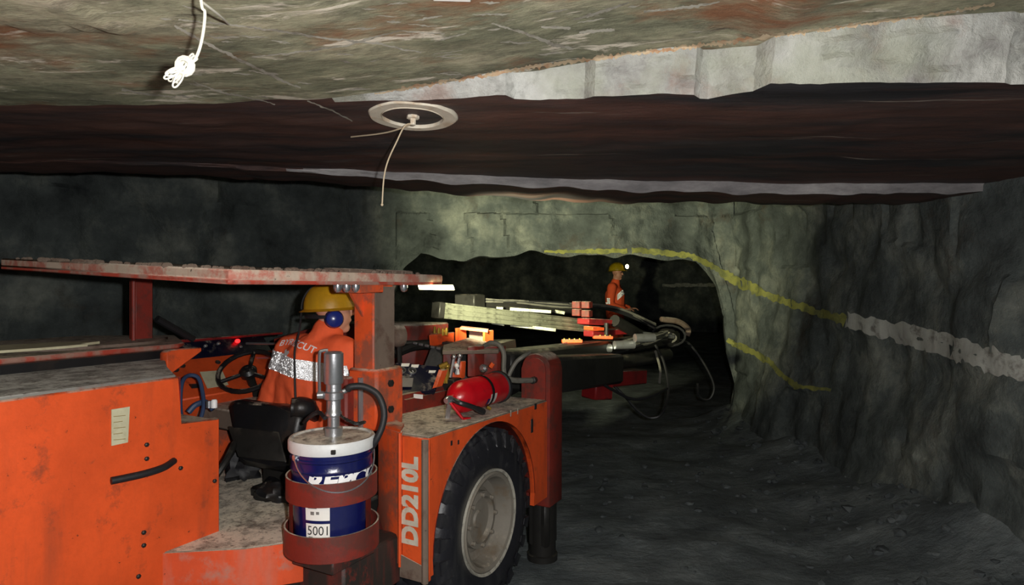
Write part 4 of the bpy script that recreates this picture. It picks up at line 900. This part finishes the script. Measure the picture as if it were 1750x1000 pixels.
ering(-.02, -1.4, 2.2, er + .004, .022, .004, 'rubber', 'strap', ex); ering(-.03, -.75, -.05, er + .001, .055, .001, 'label', 'extinguisher_label', eb); ering(.012, -.78, -.3, er + .0012, .02, .001, 'muff', 'blue_mark', eb)
bm = B(); tube(bm, [EC + V3((er * .55, .02, -er * .92)), EC + V3((er * .5 + .02, .03, -er - .004))], .008, 6, 0); obj('strap_buckle', bm, 'brass', ex)
bm = B(); lathe(bm, [(er + .006, 0), (er + .006, .02), (er + .001, .022)], EC - ea * .20, ea, 24, True); obj('end_ring', bm, 'rubber', ex)

# ------------------------------------------------------------------ boots, rag and bags left on the cabin floor
def lump(bm, c, r, seed, amp=.35):
    n0 = len(bm.verts); ball(bm, (0, 0, 0), 1.0, 20, 14); bm.verts.ensure_lookup_table()
    for v in bm.verts[n0:]:
        k = 1 + amp * fr(v.co, 1.6, 4, seed) * .6; v.co = V3((v.co.x * r[0] * k, v.co.y * r[1] * k, max(-.6, v.co.z) * r[2] * k)) + V3(c)
p = onz(472, 852, fz); bm = B(); lump(bm, (p.x, p.y, fz + .03), (.085, .075, .05), 3, .7); tag(obj('black_bag', bm, 'black', None), 'crumpled black bag on the cabin floor below the seat', 'bag')
o = bpy.data.objects['black_bag']; o.location = l2w(o.location); o.rotation_euler = (0, 0, -TH)
p = onz(418, 815, fz); bm = B(); lump(bm, (p.x, p.y, fz + .045), (.08, .09, .08), 8, .9); o = tag(obj('plastic_wrap', bm, 'rubber', None), 'shiny crumpled dark plastic beside the cabinet foot on the cabin floor', 'plastic'); o.location = l2w(o.location); o.rotation_euler = (0, 0, -TH)

# ------------------------------------------------------------------ people
def blob(prims, voxel, sm=6, fac=.5, name='blob'):
    bm = B()
    for p in prims:
        if p[0] == 'e': ball(bm, p[1], p[2], 20, 14)
        else: capsule(bm, p[1], p[2], p[3], p[4])
    bmesh.ops.recalc_face_normals(bm, faces=bm.faces[:])
    me = bpy.data.meshes.new(name); bm.to_mesh(me); bm.free(); o = bpy.data.objects.new(name, me); C.objects.link(o)
    m = o.modifiers.new('r', 'REMESH'); m.mode = 'VOXEL'; m.voxel_size = voxel
    if sm: s = o.modifiers.new('s', 'SMOOTH'); s.iterations = sm; s.factor = fac
    dg = bpy.context.evaluated_depsgraph_get(); out = bpy.data.meshes.new_from_object(o.evaluated_get(dg)); bpy.data.objects.remove(o); bpy.data.meshes.remove(me)
    out.materials.clear(); return out
def hand(pr, wrist, d, up, side, curl=.5):
    """palm + five fingers; d = direction the hand points, up = back of the hand, side = thumb side"""
    d = V3(d).normalized(); up = V3(up); up = (up - d * up.dot(d)).normalized(); s = d.cross(up) * side; w0 = V3(wrist)
    for k in (-1, 0, 1): pr.append(('c', w0 + s * .014 * k, w0 + d * .085 + s * .024 * k, .016, .014))
    for i, (off, L) in enumerate(((.033, .070), (.012, .080), (-.011, .074), (-.032, .058))):
        b = w0 + d * .085 + s * off; d1 = (d - up * curl * .6).normalized(); d2 = (d - up * curl * 1.8).normalized(); d3 = (d * .3 - up * curl * 2).normalized()
        q = b + d1 * L * .45; r_ = q + d2 * L * .32; t = r_ + d3 * L * .25
        pr += [('c', b, q, .0098, .009), ('c', q, r_, .009, .0085), ('c', r_, t, .0085, .0075)]
    b = w0 + d * .022 + s * .026; q = b + (d * .6 + s * .7 - up * .3).normalized() * .042; pr += [('c', b, q, .013, .0105), ('c', q, q + (d * .9 + s * .15 - up * .4).normalized() * .032, .0105, .0085)]
def head_prims(c, f, s=1.0):
    """c = head centre, f = facing direction (horizontal)"""
    c = V3(c); f = V3(f).normalized(); r = V3((f.y, -f.x, 0)); u = V3((0, 0, 1))
    P = [('e', c + u * .03 * s, (.078 * s, .092 * s if abs(f.y) > .7 else .085 * s, .088 * s)), ('e', c + f * .02 * s - u * .035 * s, (.066 * s, .072 * s, .080 * s)), ('c', c + f * .045 * s - u * .085 * s, c + f * .060 * s - u * .092 * s, .034 * s, .026 * s),
         ('c', c + f * .086 * s + u * .012 * s, c + f * .104 * s - u * .022 * s, .010 * s, .014 * s), ('c', c + f * .075 * s + u * .028 * s - r * .03 * s, c + f * .075 * s + u * .028 * s + r * .03 * s, .014 * s, .014 * s),
         ('c', c + f * .084 * s - u * .055 * s - r * .016 * s, c + f * .084 * s - u * .055 * s + r * .016 * s, .009 * s, .009 * s),
         ('c', c - u * .02 * s, c - f * .02 * s - u * .17 * s, .055 * s, .060 * s)]
    for q in (-1, 1): P.append(('e', c + r * q * .078 * s - u * .005 * s - f * .005 * s, (.014 * s, .020 * s, .032 * s)))
    return P
def hat_bm(c, f, s=1.0, tilt=0.0):
    c = V3(c); f = V3(f).normalized(); r = V3((f.y, -f.x, 0)); u = (V3((0, 0, 1)) + f * tilt).normalized(); f2 = r.cross(u) * -1; f2 = (f - u * f.dot(u)).normalized()
    bm = B(); n = 36; rings = []
    for k in range(9):
        a = PI / 2 * k / 8; rr = math.cos(a) ** .8; zz = math.sin(a)
        ring = []
        for j in range(n):
            t = 2 * PI * j / n; rid = .006 * math.exp(-((math.cos(t)) / .18) ** 2) * (zz ** .5)
            ring.append(bm.verts.new(c + (r * math.cos(t) * .108 + f2 * math.sin(t) * .132) * max(rr, .001) * s + u * (.125 * zz + rid) * s))
        rings.append(ring)
    for k in range(8):
        for j in range(n): bm.faces.new((rings[k][j], rings[k][(j + 1) % n], rings[k + 1][(j + 1) % n], rings[k + 1][j]))
    brim = []
    for j in range(n):
        t = 2 * PI * j / n; e = 1.17 + .20 * max(0, math.sin(t)) ** 3; brim.append(bm.verts.new(c + (r * math.cos(t) * .108 + f2 * math.sin(t) * .132) * e * s - u * .012 * s))
    for j in range(n): bm.faces.new((brim[j], brim[(j + 1) % n], rings[0][(j + 1) % n], rings[0][j]))
    bmesh.ops.solidify(bm, geom=bm.faces[:], thickness=.004)
    return bm, u, f2, r
def band_from(me_obj_me, test, off, name, m, parent):
    bm = B(); bm.from_mesh(me_obj_me); bm.normal_update()
    kill = [f for f in bm.faces if not test(f.calc_center_median())]
    bmesh.ops.delete(bm, geom=kill, context='FACES')
    for v in bm.verts: v.co += v.normal * off
    return obj(name, bm, m, parent)

# operator on the seat, back to us
op = V3((-2.24, 2.20, 0))
man = rigthing('person', 'person in orange hi-vis coverall and yellow hard hat seated at the rig controls', 'person', (op.x, op.y, .735))
hf = V3((.62, .78, 0)).normalized(); hc = op + V3((.050, .045, 1.395))
sl, sr = op + V3((-.19, .02, 1.185)), op + V3((.185, .0, 1.185)); el, er_ = op + V3((-.33, .10, .92)), op + V3((.22, .14, .93)); wl, wr = op + V3((-.27, .38, .93)), op + V3((.25, .42, .92))
hipL, hipR = op + V3((-.10, .03, .80)), op + V3((.10, .03, .80)); kl, kr = op + V3((-.17, .46, .80)), op + V3((.15, .46, .80)); al_, ar_ = op + V3((-.16, .78, .63)), op + V3((.14, .78, .63))
P = head_prims(hc, hf) + [('c', op + V3((0, .03, .85)), op + V3((0.02, .04, 1.12)), .11, .11), ('c', sl, sr, .05, .05), ('c', sl, el, .05, .042), ('c', el, wl, .042, .028), ('c', sr, er_, .05, .042), ('c', er_, wr, .042, .028),
     ('c', hipL, kl, .08, .058), ('c', hipR, kr, .08, .058), ('c', kl, al_, .058, .042), ('c', kr, ar_, .058, .042), ('c', al_ + V3((0, -.03, -.02)), al_ + V3((0, .16, .01)), .036, .03), ('c', ar_ + V3((0, -.03, -.02)), ar_ + V3((0, .16, .01)), .036, .03)]
hand(P, wl, (-.1, 1, -.05), (0, 0, 1), 1, .5); hand(P, wr, (.1, 1, -.1), (0, 0, 1), -1, .4)
body_o = obj('body', blob(P, .007, 4), 'skin', man)
CV = [('e', op + V3((0, .035, .86)), (.185, .15, .17)), ('c', op + V3((-.03, .03, .90)), op + V3((-.01, .02, 1.12)), .15, .16), ('e', op + V3((.0, .015, 1.08)), (.225, .150, .20)), ('c', op + V3((-.17, .0, 1.12)), op + V3((-.31, .02, .83)), .095, .115), ('c', op + V3((-.10, .0, 1.10)), op + V3((-.14, .02, .83)), .11, .13), ('c', op + V3((.10, .0, 1.05)), op + V3((.14, .02, .84)), .11, .12), ('c', sl + V3((.03, 0, .01)), sr + V3((-.03, 0, .01)), .078, .082), ('c', op + V3((.02, .02, 1.20)), op + V3((.04, .03, 1.285)), .10, .074),
      ('c', sl, el, .083, .078), ('c', el, el.lerp(wl, .92), .076, .05), ('c', sr, er_, .083, .076), ('c', er_, er_.lerp(wr, .92), .075, .05), ('c', el + V3((.05, 0, -.02)), op + V3((-.15, .03, .84)), .07, .1),
      ('c', hipL, kl, .105, .082), ('c', hipR, kr, .105, .082), ('c', kl, kl.lerp(al_, .9), .08, .06), ('c', kr, kr.lerp(ar_, .9), .08, .06)]
cme = blob(CV, .010, 7)
for v in cme.vertices:   # cloth folds
    v.co += v.normal * .006 * noise.noise(V3((v.co.x * 9, v.co.y * 9, v.co.z * 16))) + v.normal * .004 * noise.noise(v.co * 26)
cme.update()
cbv = BVHTree.FromPolygons([v.co.copy() for v in cme.vertices], [tuple(p.vertices) for p in cme.polygons])
keep = cme.copy()
cov = obj('coverall', cme, 'coverall', man, 80)
def onback(x, z, off=.004):
    h = cbv.ray_cast(V3((x, op.y - .8, z)), V3((0, 1, 0))); return (h[0] + V3((0, -off, 0))) if h[0] else None
def retro(name, hit, sx, x0, x1, z0, z1, parent, seed=1):
    """wide-angle prismatic tape: right-angled corner prisms canted every way, on a pale backing"""
    bm = B(); bk_ = B(); rnd_ = random.Random(seed); nx_ = int((x1 - x0) / sx); nz_ = max(1, int((z1 - z0) / sx)); G = {}
    for i in range(nx_ + 1):
        for j in range(nz_ + 1): G[i, j] = hit(x0 + sx * i, z0 + sx * j)
    for i in range(nx_):
        for j in range(nz_):
            c4 = [G[i, j], G[i + 1, j], G[i + 1, j + 1], G[i, j + 1]]
            if any(c is None for c in c4) or max((c4[k][0] - c4[k - 1][0]).length for k in range(4)) > sx * 4: continue
            bk_.faces.new([bk_.verts.new(c[0] + c[1] * .002) for c in c4])
            n = sum((c[1] for c in c4), V3()).normalized(); ctr = sum((c[0] for c in c4), V3()) / 4
            st = max(1, round((c4[1][0] - c4[0][0]).length / sx))
            for m_ in range(st):
                f_ = (m_ + .5) / st; c0_ = ctr + (c4[1][0] - c4[0][0]) * (f_ - .5)
                an = rnd_.uniform(0, 2 * PI); tl = rnd_.uniform(0, .30); e1 = n.orthogonal().normalized(); e2 = n.cross(e1)
                d_ = (n * math.cos(tl) + (e1 * math.cos(an) + e2 * math.sin(an)) * math.sin(tl)).normalized()
                g1 = d_.orthogonal().normalized(); g2 = d_.cross(g1); r_ = sx * .66; o_ = c0_ + n * (.004 + sx * .30); ph_ = rnd_.uniform(0, 2 * PI)
                vs_ = [bm.verts.new(o_ + (g1 * math.cos(ph_ + 2 * PI * k / 3) + g2 * math.sin(ph_ + 2 * PI * k / 3)) * r_) for k in range(3)]
                ap = bm.verts.new(o_ - d_ * r_ * math.sqrt(3) * .408)
                for k in range(3): bm.faces.new((vs_[k], vs_[(k + 1) % 3], ap))
    me_ = bpy.data.meshes.new('tape_backing'); bk_.to_mesh(me_); bk_.free(); base_ = obj(name, me_, 'refl_cloth', parent, 60)
    me_ = bpy.data.meshes.new('prisms'); bm.to_mesh(me_); bm.free(); o_ = obj('tape_prisms', me_, 'refl', base_, 5); o_['kind'] = 'stuff'; return base_
def hit_back(x, z):
    h = cbv.ray_cast(V3((x, op.y - .8, z - .10 * (x - op.x))), V3((0, 1, 0))); return (h[0], h[1]) if h[0] else None
retro('reflective_band', hit_back, .006, op.x - .37, op.x + .24, 1.085, 1.172, cov)
# lettering and badge across the shoulders
bm, wd = text_bm('BYRNECUT', .06, 0, 0, None, .0008, 1.0); bmesh.ops.subdivide_edges(bm, edges=bm.edges[:], cuts=1)
okk = True
for v in bm.verts:
    t = v.co.x / wd; x = op.x - .19 + .27 * t; z = 1.196 + .035 * math.sin(PI * (.18 + .72 * t)) - .012 * t + v.co.y * .62; q = onback(x, z); v.co = q if q else V3((x, op.y - .1, z))
obj('back_lettering', bm, 'white', cov)
bm = B(); bpts = [(-.135, 1.20), (-.11, 1.206), (-.10, 1.198), (-.07, 1.203), (-.06, 1.195), (-.08, 1.178), (-.12, 1.176)]
vs = []
for (a, b) in bpts: q = onback(op.x + a, b); vs.append(bm.verts.new(q if q else V3((op.x + a, op.y - .1, b))))
bm.faces.new(vs); obj('back_badge', bm, 'white', cov)
bm, hu, hf2, hr = hat_bm(hc + V3((0, 0, .005)), hf, .97, -.05); hat = obj('hard_hat', bm, 'hat', man, 50)
bm = B(); 
tube(bm, [hc + hr * .0 + hf2 * (-.136 * math.cos(a)) + hu * (.005 + .128 * math.sin(a)) for a in [PI * k / 14 * .55 for k in range(15)]], .0045, 6, 0); obj('lamp_cord', bm, 'blackhose', hat)
bm = B(); box(bm, -.02, .02, -.015, .02, -.018, .018, .006, Matrix.Translation(hc + hf2 * .128 + hu * .075)); obj('cap_lamp', bm, 'yellow', hat)
bm = B(); tube(bm, [hc - hf2 * .136, op + V3((-.01, -.10, 1.29)), op + V3((.0, -.135, 1.20)), op + V3((.03, -.16, 1.05)), op + V3((.05, -.17, .95)), op + V3((.06, -.16, .84))], .005, 6); obj('lamp_cable', bm, 'blackhose', man)
for q in (-1, 1):
    c = hc + hr * q * .098 - V3((0, 0, .045)) - hf * .0; bm = B(); lathe(bm, [(.030, -.022), (.040, -.015), (.043, .0), (.036, .016), (.018, .024), (.001, .025)], c, hr * q, 20); mf = obj('earmuff', bm, 'muff', man)
    bm = B(); lathe(bm, [(.038, -.026), (.044, -.018), (.038, -.010)], c, hr * q, 20); obj('ear_cushion', bm, 'rubber', mf)
bm = B(); tube(bm, [hc + (hr * math.cos(a) * .100 - hf * abs(math.sin(a)) * .115) - V3((0, 0, .035)) for a in [PI * k / 12 for k in range(13)]], .009, 6, 0); obj('neck_band', bm, 'rubber', man)
for (q, w_) in ((-1, al_), (1, ar_)):
    bm = B(); capsule(bm, w_ + V3((0, -.03, .02)), w_ + V3((0, -.02, .09)), .056, .058); capsule(bm, w_ + V3((0, -.04, -.015)), w_ + V3((0, .17, -.015)), .050, .045); obj('boot', bm, 'boot', man)

# miner standing beyond the booms, side on
fp = V3((1.765, 10.8, 0)); fz0 = floor_z(fp.x, fp.y)
fp.z = fz0
mf_ = thing('person', 'standing person in orange hi-vis shirt and yellow helmet with lit cap lamp beyond the booms', 'person', fp)
ff_ = V3((.93, -.36, 0)).normalized(); fr_ = V3((ff_.y, -ff_.x, 0)); U = V3((0, 0, 1)); H0 = 1.5 + 40 / F * 10.8 - fz0; sH = H0 / 1.86
def q(a, b, c): return fp + (ff_ * a + fr_ * b + U * c) * sH
hc2 = q(.02, 0, 1.695)
shL, shR = q(-.02, -.19, 1.46), q(-.02, .19, 1.46); eL, eR = q(-.03, -.27, 1.17), q(-.04, .27, 1.17); wL, wR = q(.20, -.22, 1.10), q(.20, .20, 1.10); hL, hR = q(0, -.10, .95), q(0, .10, .95); kL, kR = q(.03, -.11, .52), q(-.02, .11, .52); aL, aR = q(.0, -.12, .10), q(-.06, .12, .10)
P = head_prims(hc2, ff_) + [('c', q(0, 0, 1.0), q(0, 0, 1.33), .125, .145), ('c', shL, shR, .06, .06), ('c', shL, eL, .05, .04), ('c', eL, wL, .04, .028), ('c', shR, eR, .05, .04), ('c', eR, wR, .04, .028), ('c', hL, kL, .085, .058), ('c', hR, kR, .085, .058), ('c', kL, aL, .058, .042), ('c', kR, aR, .058, .042),
     ('c', aL + U * -.05, aL + ff_ * .15 - U * .06, .036, .03), ('c', aR + U * -.05, aR + ff_ * .15 - U * .06, .036, .03)]
hand(P, wL, ff_ * 1 + U * .1, U, 1, .5); hand(P, wR, ff_ * 1 + U * .1, U, -1, .5)
obj('body', blob(P, .008, 3), 'skin', mf_)
SH = [('c', q(-.01, 0, 1.02), q(-.01, 0, 1.32), .155, .17), ('c', shL, shR, .078, .078), ('c', q(-.02, 0, 1.46), q(0, 0, 1.55), .10, .075), ('c', shL, eL, .08, .066), ('c', eL, eL.lerp(wL, .85), .064, .05), ('c', shR, eR, .08, .066), ('c', eR, eR.lerp(wR, .85), .064, .05)]
sme = blob(SH, .012, 5); sbk = sme.copy(); shirt = obj('shirt', sme, 'coverall', mf_, 80)
sbv = BVHTree.FromPolygons([v.co.copy() for v in sbk.vertices], [tuple(p.vertices) for p in sbk.polygons])
def hit_shirt(x, z):
    h = sbv.ray_cast(V3((fp.x + x, fp.y - 1.2, z)), V3((0, 1, 0))); return (h[0], h[1]) if h[0] else None
retro('reflective_band', lambda x, z: hit_shirt(x, z + .8 * x), .014, -.0, .20, 1.27, 1.37, shirt, 3)
retro('reflective_patch', hit_shirt, .014, -.21, -.13, 1.21, 1.31, shirt, 4)
TR = [('c', hL, kL, .115, .085), ('c', hR, kR, .115, .085), ('c', kL, aL, .085, .07), ('c', kR, aR, .085, .07), ('c', hL, hR, .13, .13)]
obj('trousers', blob(TR, .014, 4), 'coverall', mf_, 80)
for a_ in (aL, aR):
    bm = B(); capsule(bm, a_ + U * .08, a_ - U * .0, .062, .06); capsule(bm, a_ - U * .055 - ff_ * .03, a_ + ff_ * .17 - U * .06, .048, .042); obj('boot', bm, 'boot', mf_)
bm, hu, hf2, hr = hat_bm(hc2 + U * .045, ff_, 1.05, -.03); hat2 = obj('hard_hat', bm, 'hat2', mf_, 50)
cl = hc2 + ff_ * .155 + U * .11
bm = B(); lathe(bm, [(.030, 0), (.036, .03), (.034, .034)], cl, ff_ * .6 + V3((0, -.8, 0)), 16); clo = obj('cap_lamp', bm, 'black', hat2)
bm = B(); lathe(bm, [(.036, .034), (.001, .046)], cl, ff_ * .6 + V3((0, -.8, 0)), 16, False); obj('lamp_lens', bm, 'caplamp', clo)
for s_ in (-1, 1):
    bm = B(); ball(bm, hc2 + ff_ * .083 + fr_ * .03 * s_ + U * .012, .011, 8, 6); obj('eye', bm, 'ink', mf_)

# ------------------------------------------------------------------ things hanging from the roof
def rz(px, py):
    d = V3(((px - 875) / F, 1, (HZ - py) / F)).normalized(); h = ceil_bvh.ray_cast(V3((0, 0, EYE)), d); return h[0]
rc = rz(706, 197); rn = V3((-.02, -.05, -1)).normalized()
rp_ = thing('roof_bolt_plate', 'round whitewashed ring plate bolted to the dark roof with two wires', 'bolt plate', rc)
bm = B(); ring_in, ring_out = .108, .155
lathe(bm, [(ring_in, .004), (ring_in + .004, .010), (ring_out - .006, .010), (ring_out, .004), (ring_out, -.03), (ring_in, -.03), (ring_in, .012)], rc, rn, 56, False)
for v in bm.verts:
    l = v.co - rc; k = 1 + .05 * nz(l * 14); v.co = rc + l * k
obj('ring', bm, 'ring', rp_)
bm = B(); lathe(bm, [(.10, -.03), (.10, .003), (.001, .003)], rc, rn, 40, False); obj('plate', bm, 'redbrown' if False else M['roof2'], rp_)
bm = B(); lathe(bm, [(.022, 0), (.022, .012), (.010, .014), (.010, .035), (.001, .036)], rc, rn, 8); obj('bolt', bm, 'ring', rp_)
bm = B(); e2 = rz(600, 229); tube(bm, [rc - U * .03, rc + (e2 - rc) * .3 - U * .035, rc + (e2 - rc) * .55 - U * .03, rc + (e2 - rc) * .8 - U * .02, e2 - U * .012], .0028, 6); obj('wire', bm, 'wire', rp_)
bm = B(); tube(bm, [rc - U * .03, wY(692, 215, 2.2), wY(678, 242, 2.2), wY(663, 275, 2.2), wY(656, 305, 2.2), wY(653, 350, 2.2)], .0026, 6); ball(bm, wY(653, 350, 2.2), .005, 8, 6); obj('wire', bm, 'wire', rp_)
# rope with bunched coil
RY = 1.15
top = wY(338, -40, RY); top.z = roof_z(top.x, top.y)
rope = thing('rope', 'white rope hanging from the roof with its end bunched in a knot', 'rope', top)
bm = B(); tube(bm, [top + U * .01, wY(344, 4, RY), wY(350, 20, RY), wY(348, 50, RY), wY(342, 80, RY), wY(334, 100, RY), wY(322, 116, RY)], .0026, 7); obj('rope_line', bm, 'rope', rope)
e3 = rz(391, 40); bm = B(); tube(bm, [wY(343, 2, RY), wY(362, 16, RY + .06), wY(378, 29, RY + .15), e3 - U * .002], .0024, 7); obj('rope_tail', bm, 'rope', rope)
kc = wY(316, 113, RY); bm = B()
r1 = random.Random(5)
for k in range(7):
    a = r1.uniform(0, PI); dv = V3((math.cos(a), r1.uniform(-.5, .5), math.sin(a))).normalized(); dw = dv.cross(V3((.3, 1, .2))).normalized(); rr = r1.uniform(.011, .017)
    tube(bm, [kc + dv * rr * math.cos(t) + dw * rr * math.sin(t) for t in [2 * PI * i / 12 for i in range(12)]], .0026, 6, 0, True)
obj('knot', bm, 'rope', rope)
for k, (a, b, wd_) in enumerate(((284, 128, 10), (281, 134, 8), (290, 124, 7), (296, 140, 10), (297, 149, 9), (288, 137, 12), (303, 142, 6), (335, 96, 6), (330, 92, 6), (337, 100, 5))):
    en = wY(a, b, RY + r1.uniform(-.02, .02)); d = en - kc; sd = V3((-d.z, r1.uniform(-.3, .3) * d.length, d.x)).normalized() * wd_ / F * RY * .6
    bm = B(); tube(bm, [kc, kc + d * .5 + sd, kc + d * .9 + sd * .7, en, kc + d * .9 - sd * .6, kc + d * .5 - sd * .8, kc], .0016, 6, 4); obj('loop', bm, 'rope', rope)
# pale tag on the roof at the top
q0 = rz(772, -14); bm = B(); box(bm, -.045, .045, -.025, .025, -.012, .004, .003, Matrix.Translation(q0) @ Matrix.Rotation(.06, 4, 'Z')); tag(obj('survey_tag', bm, 'label', None), 'small cream survey tag fixed flat to the rough roof', 'tag')
for c_ in list(sc.objects):
    if c_.type == 'MESH' and c_.parent is None and 'kind' not in c_ and 'label' not in c_: print('UNTAGGED', c_.name)
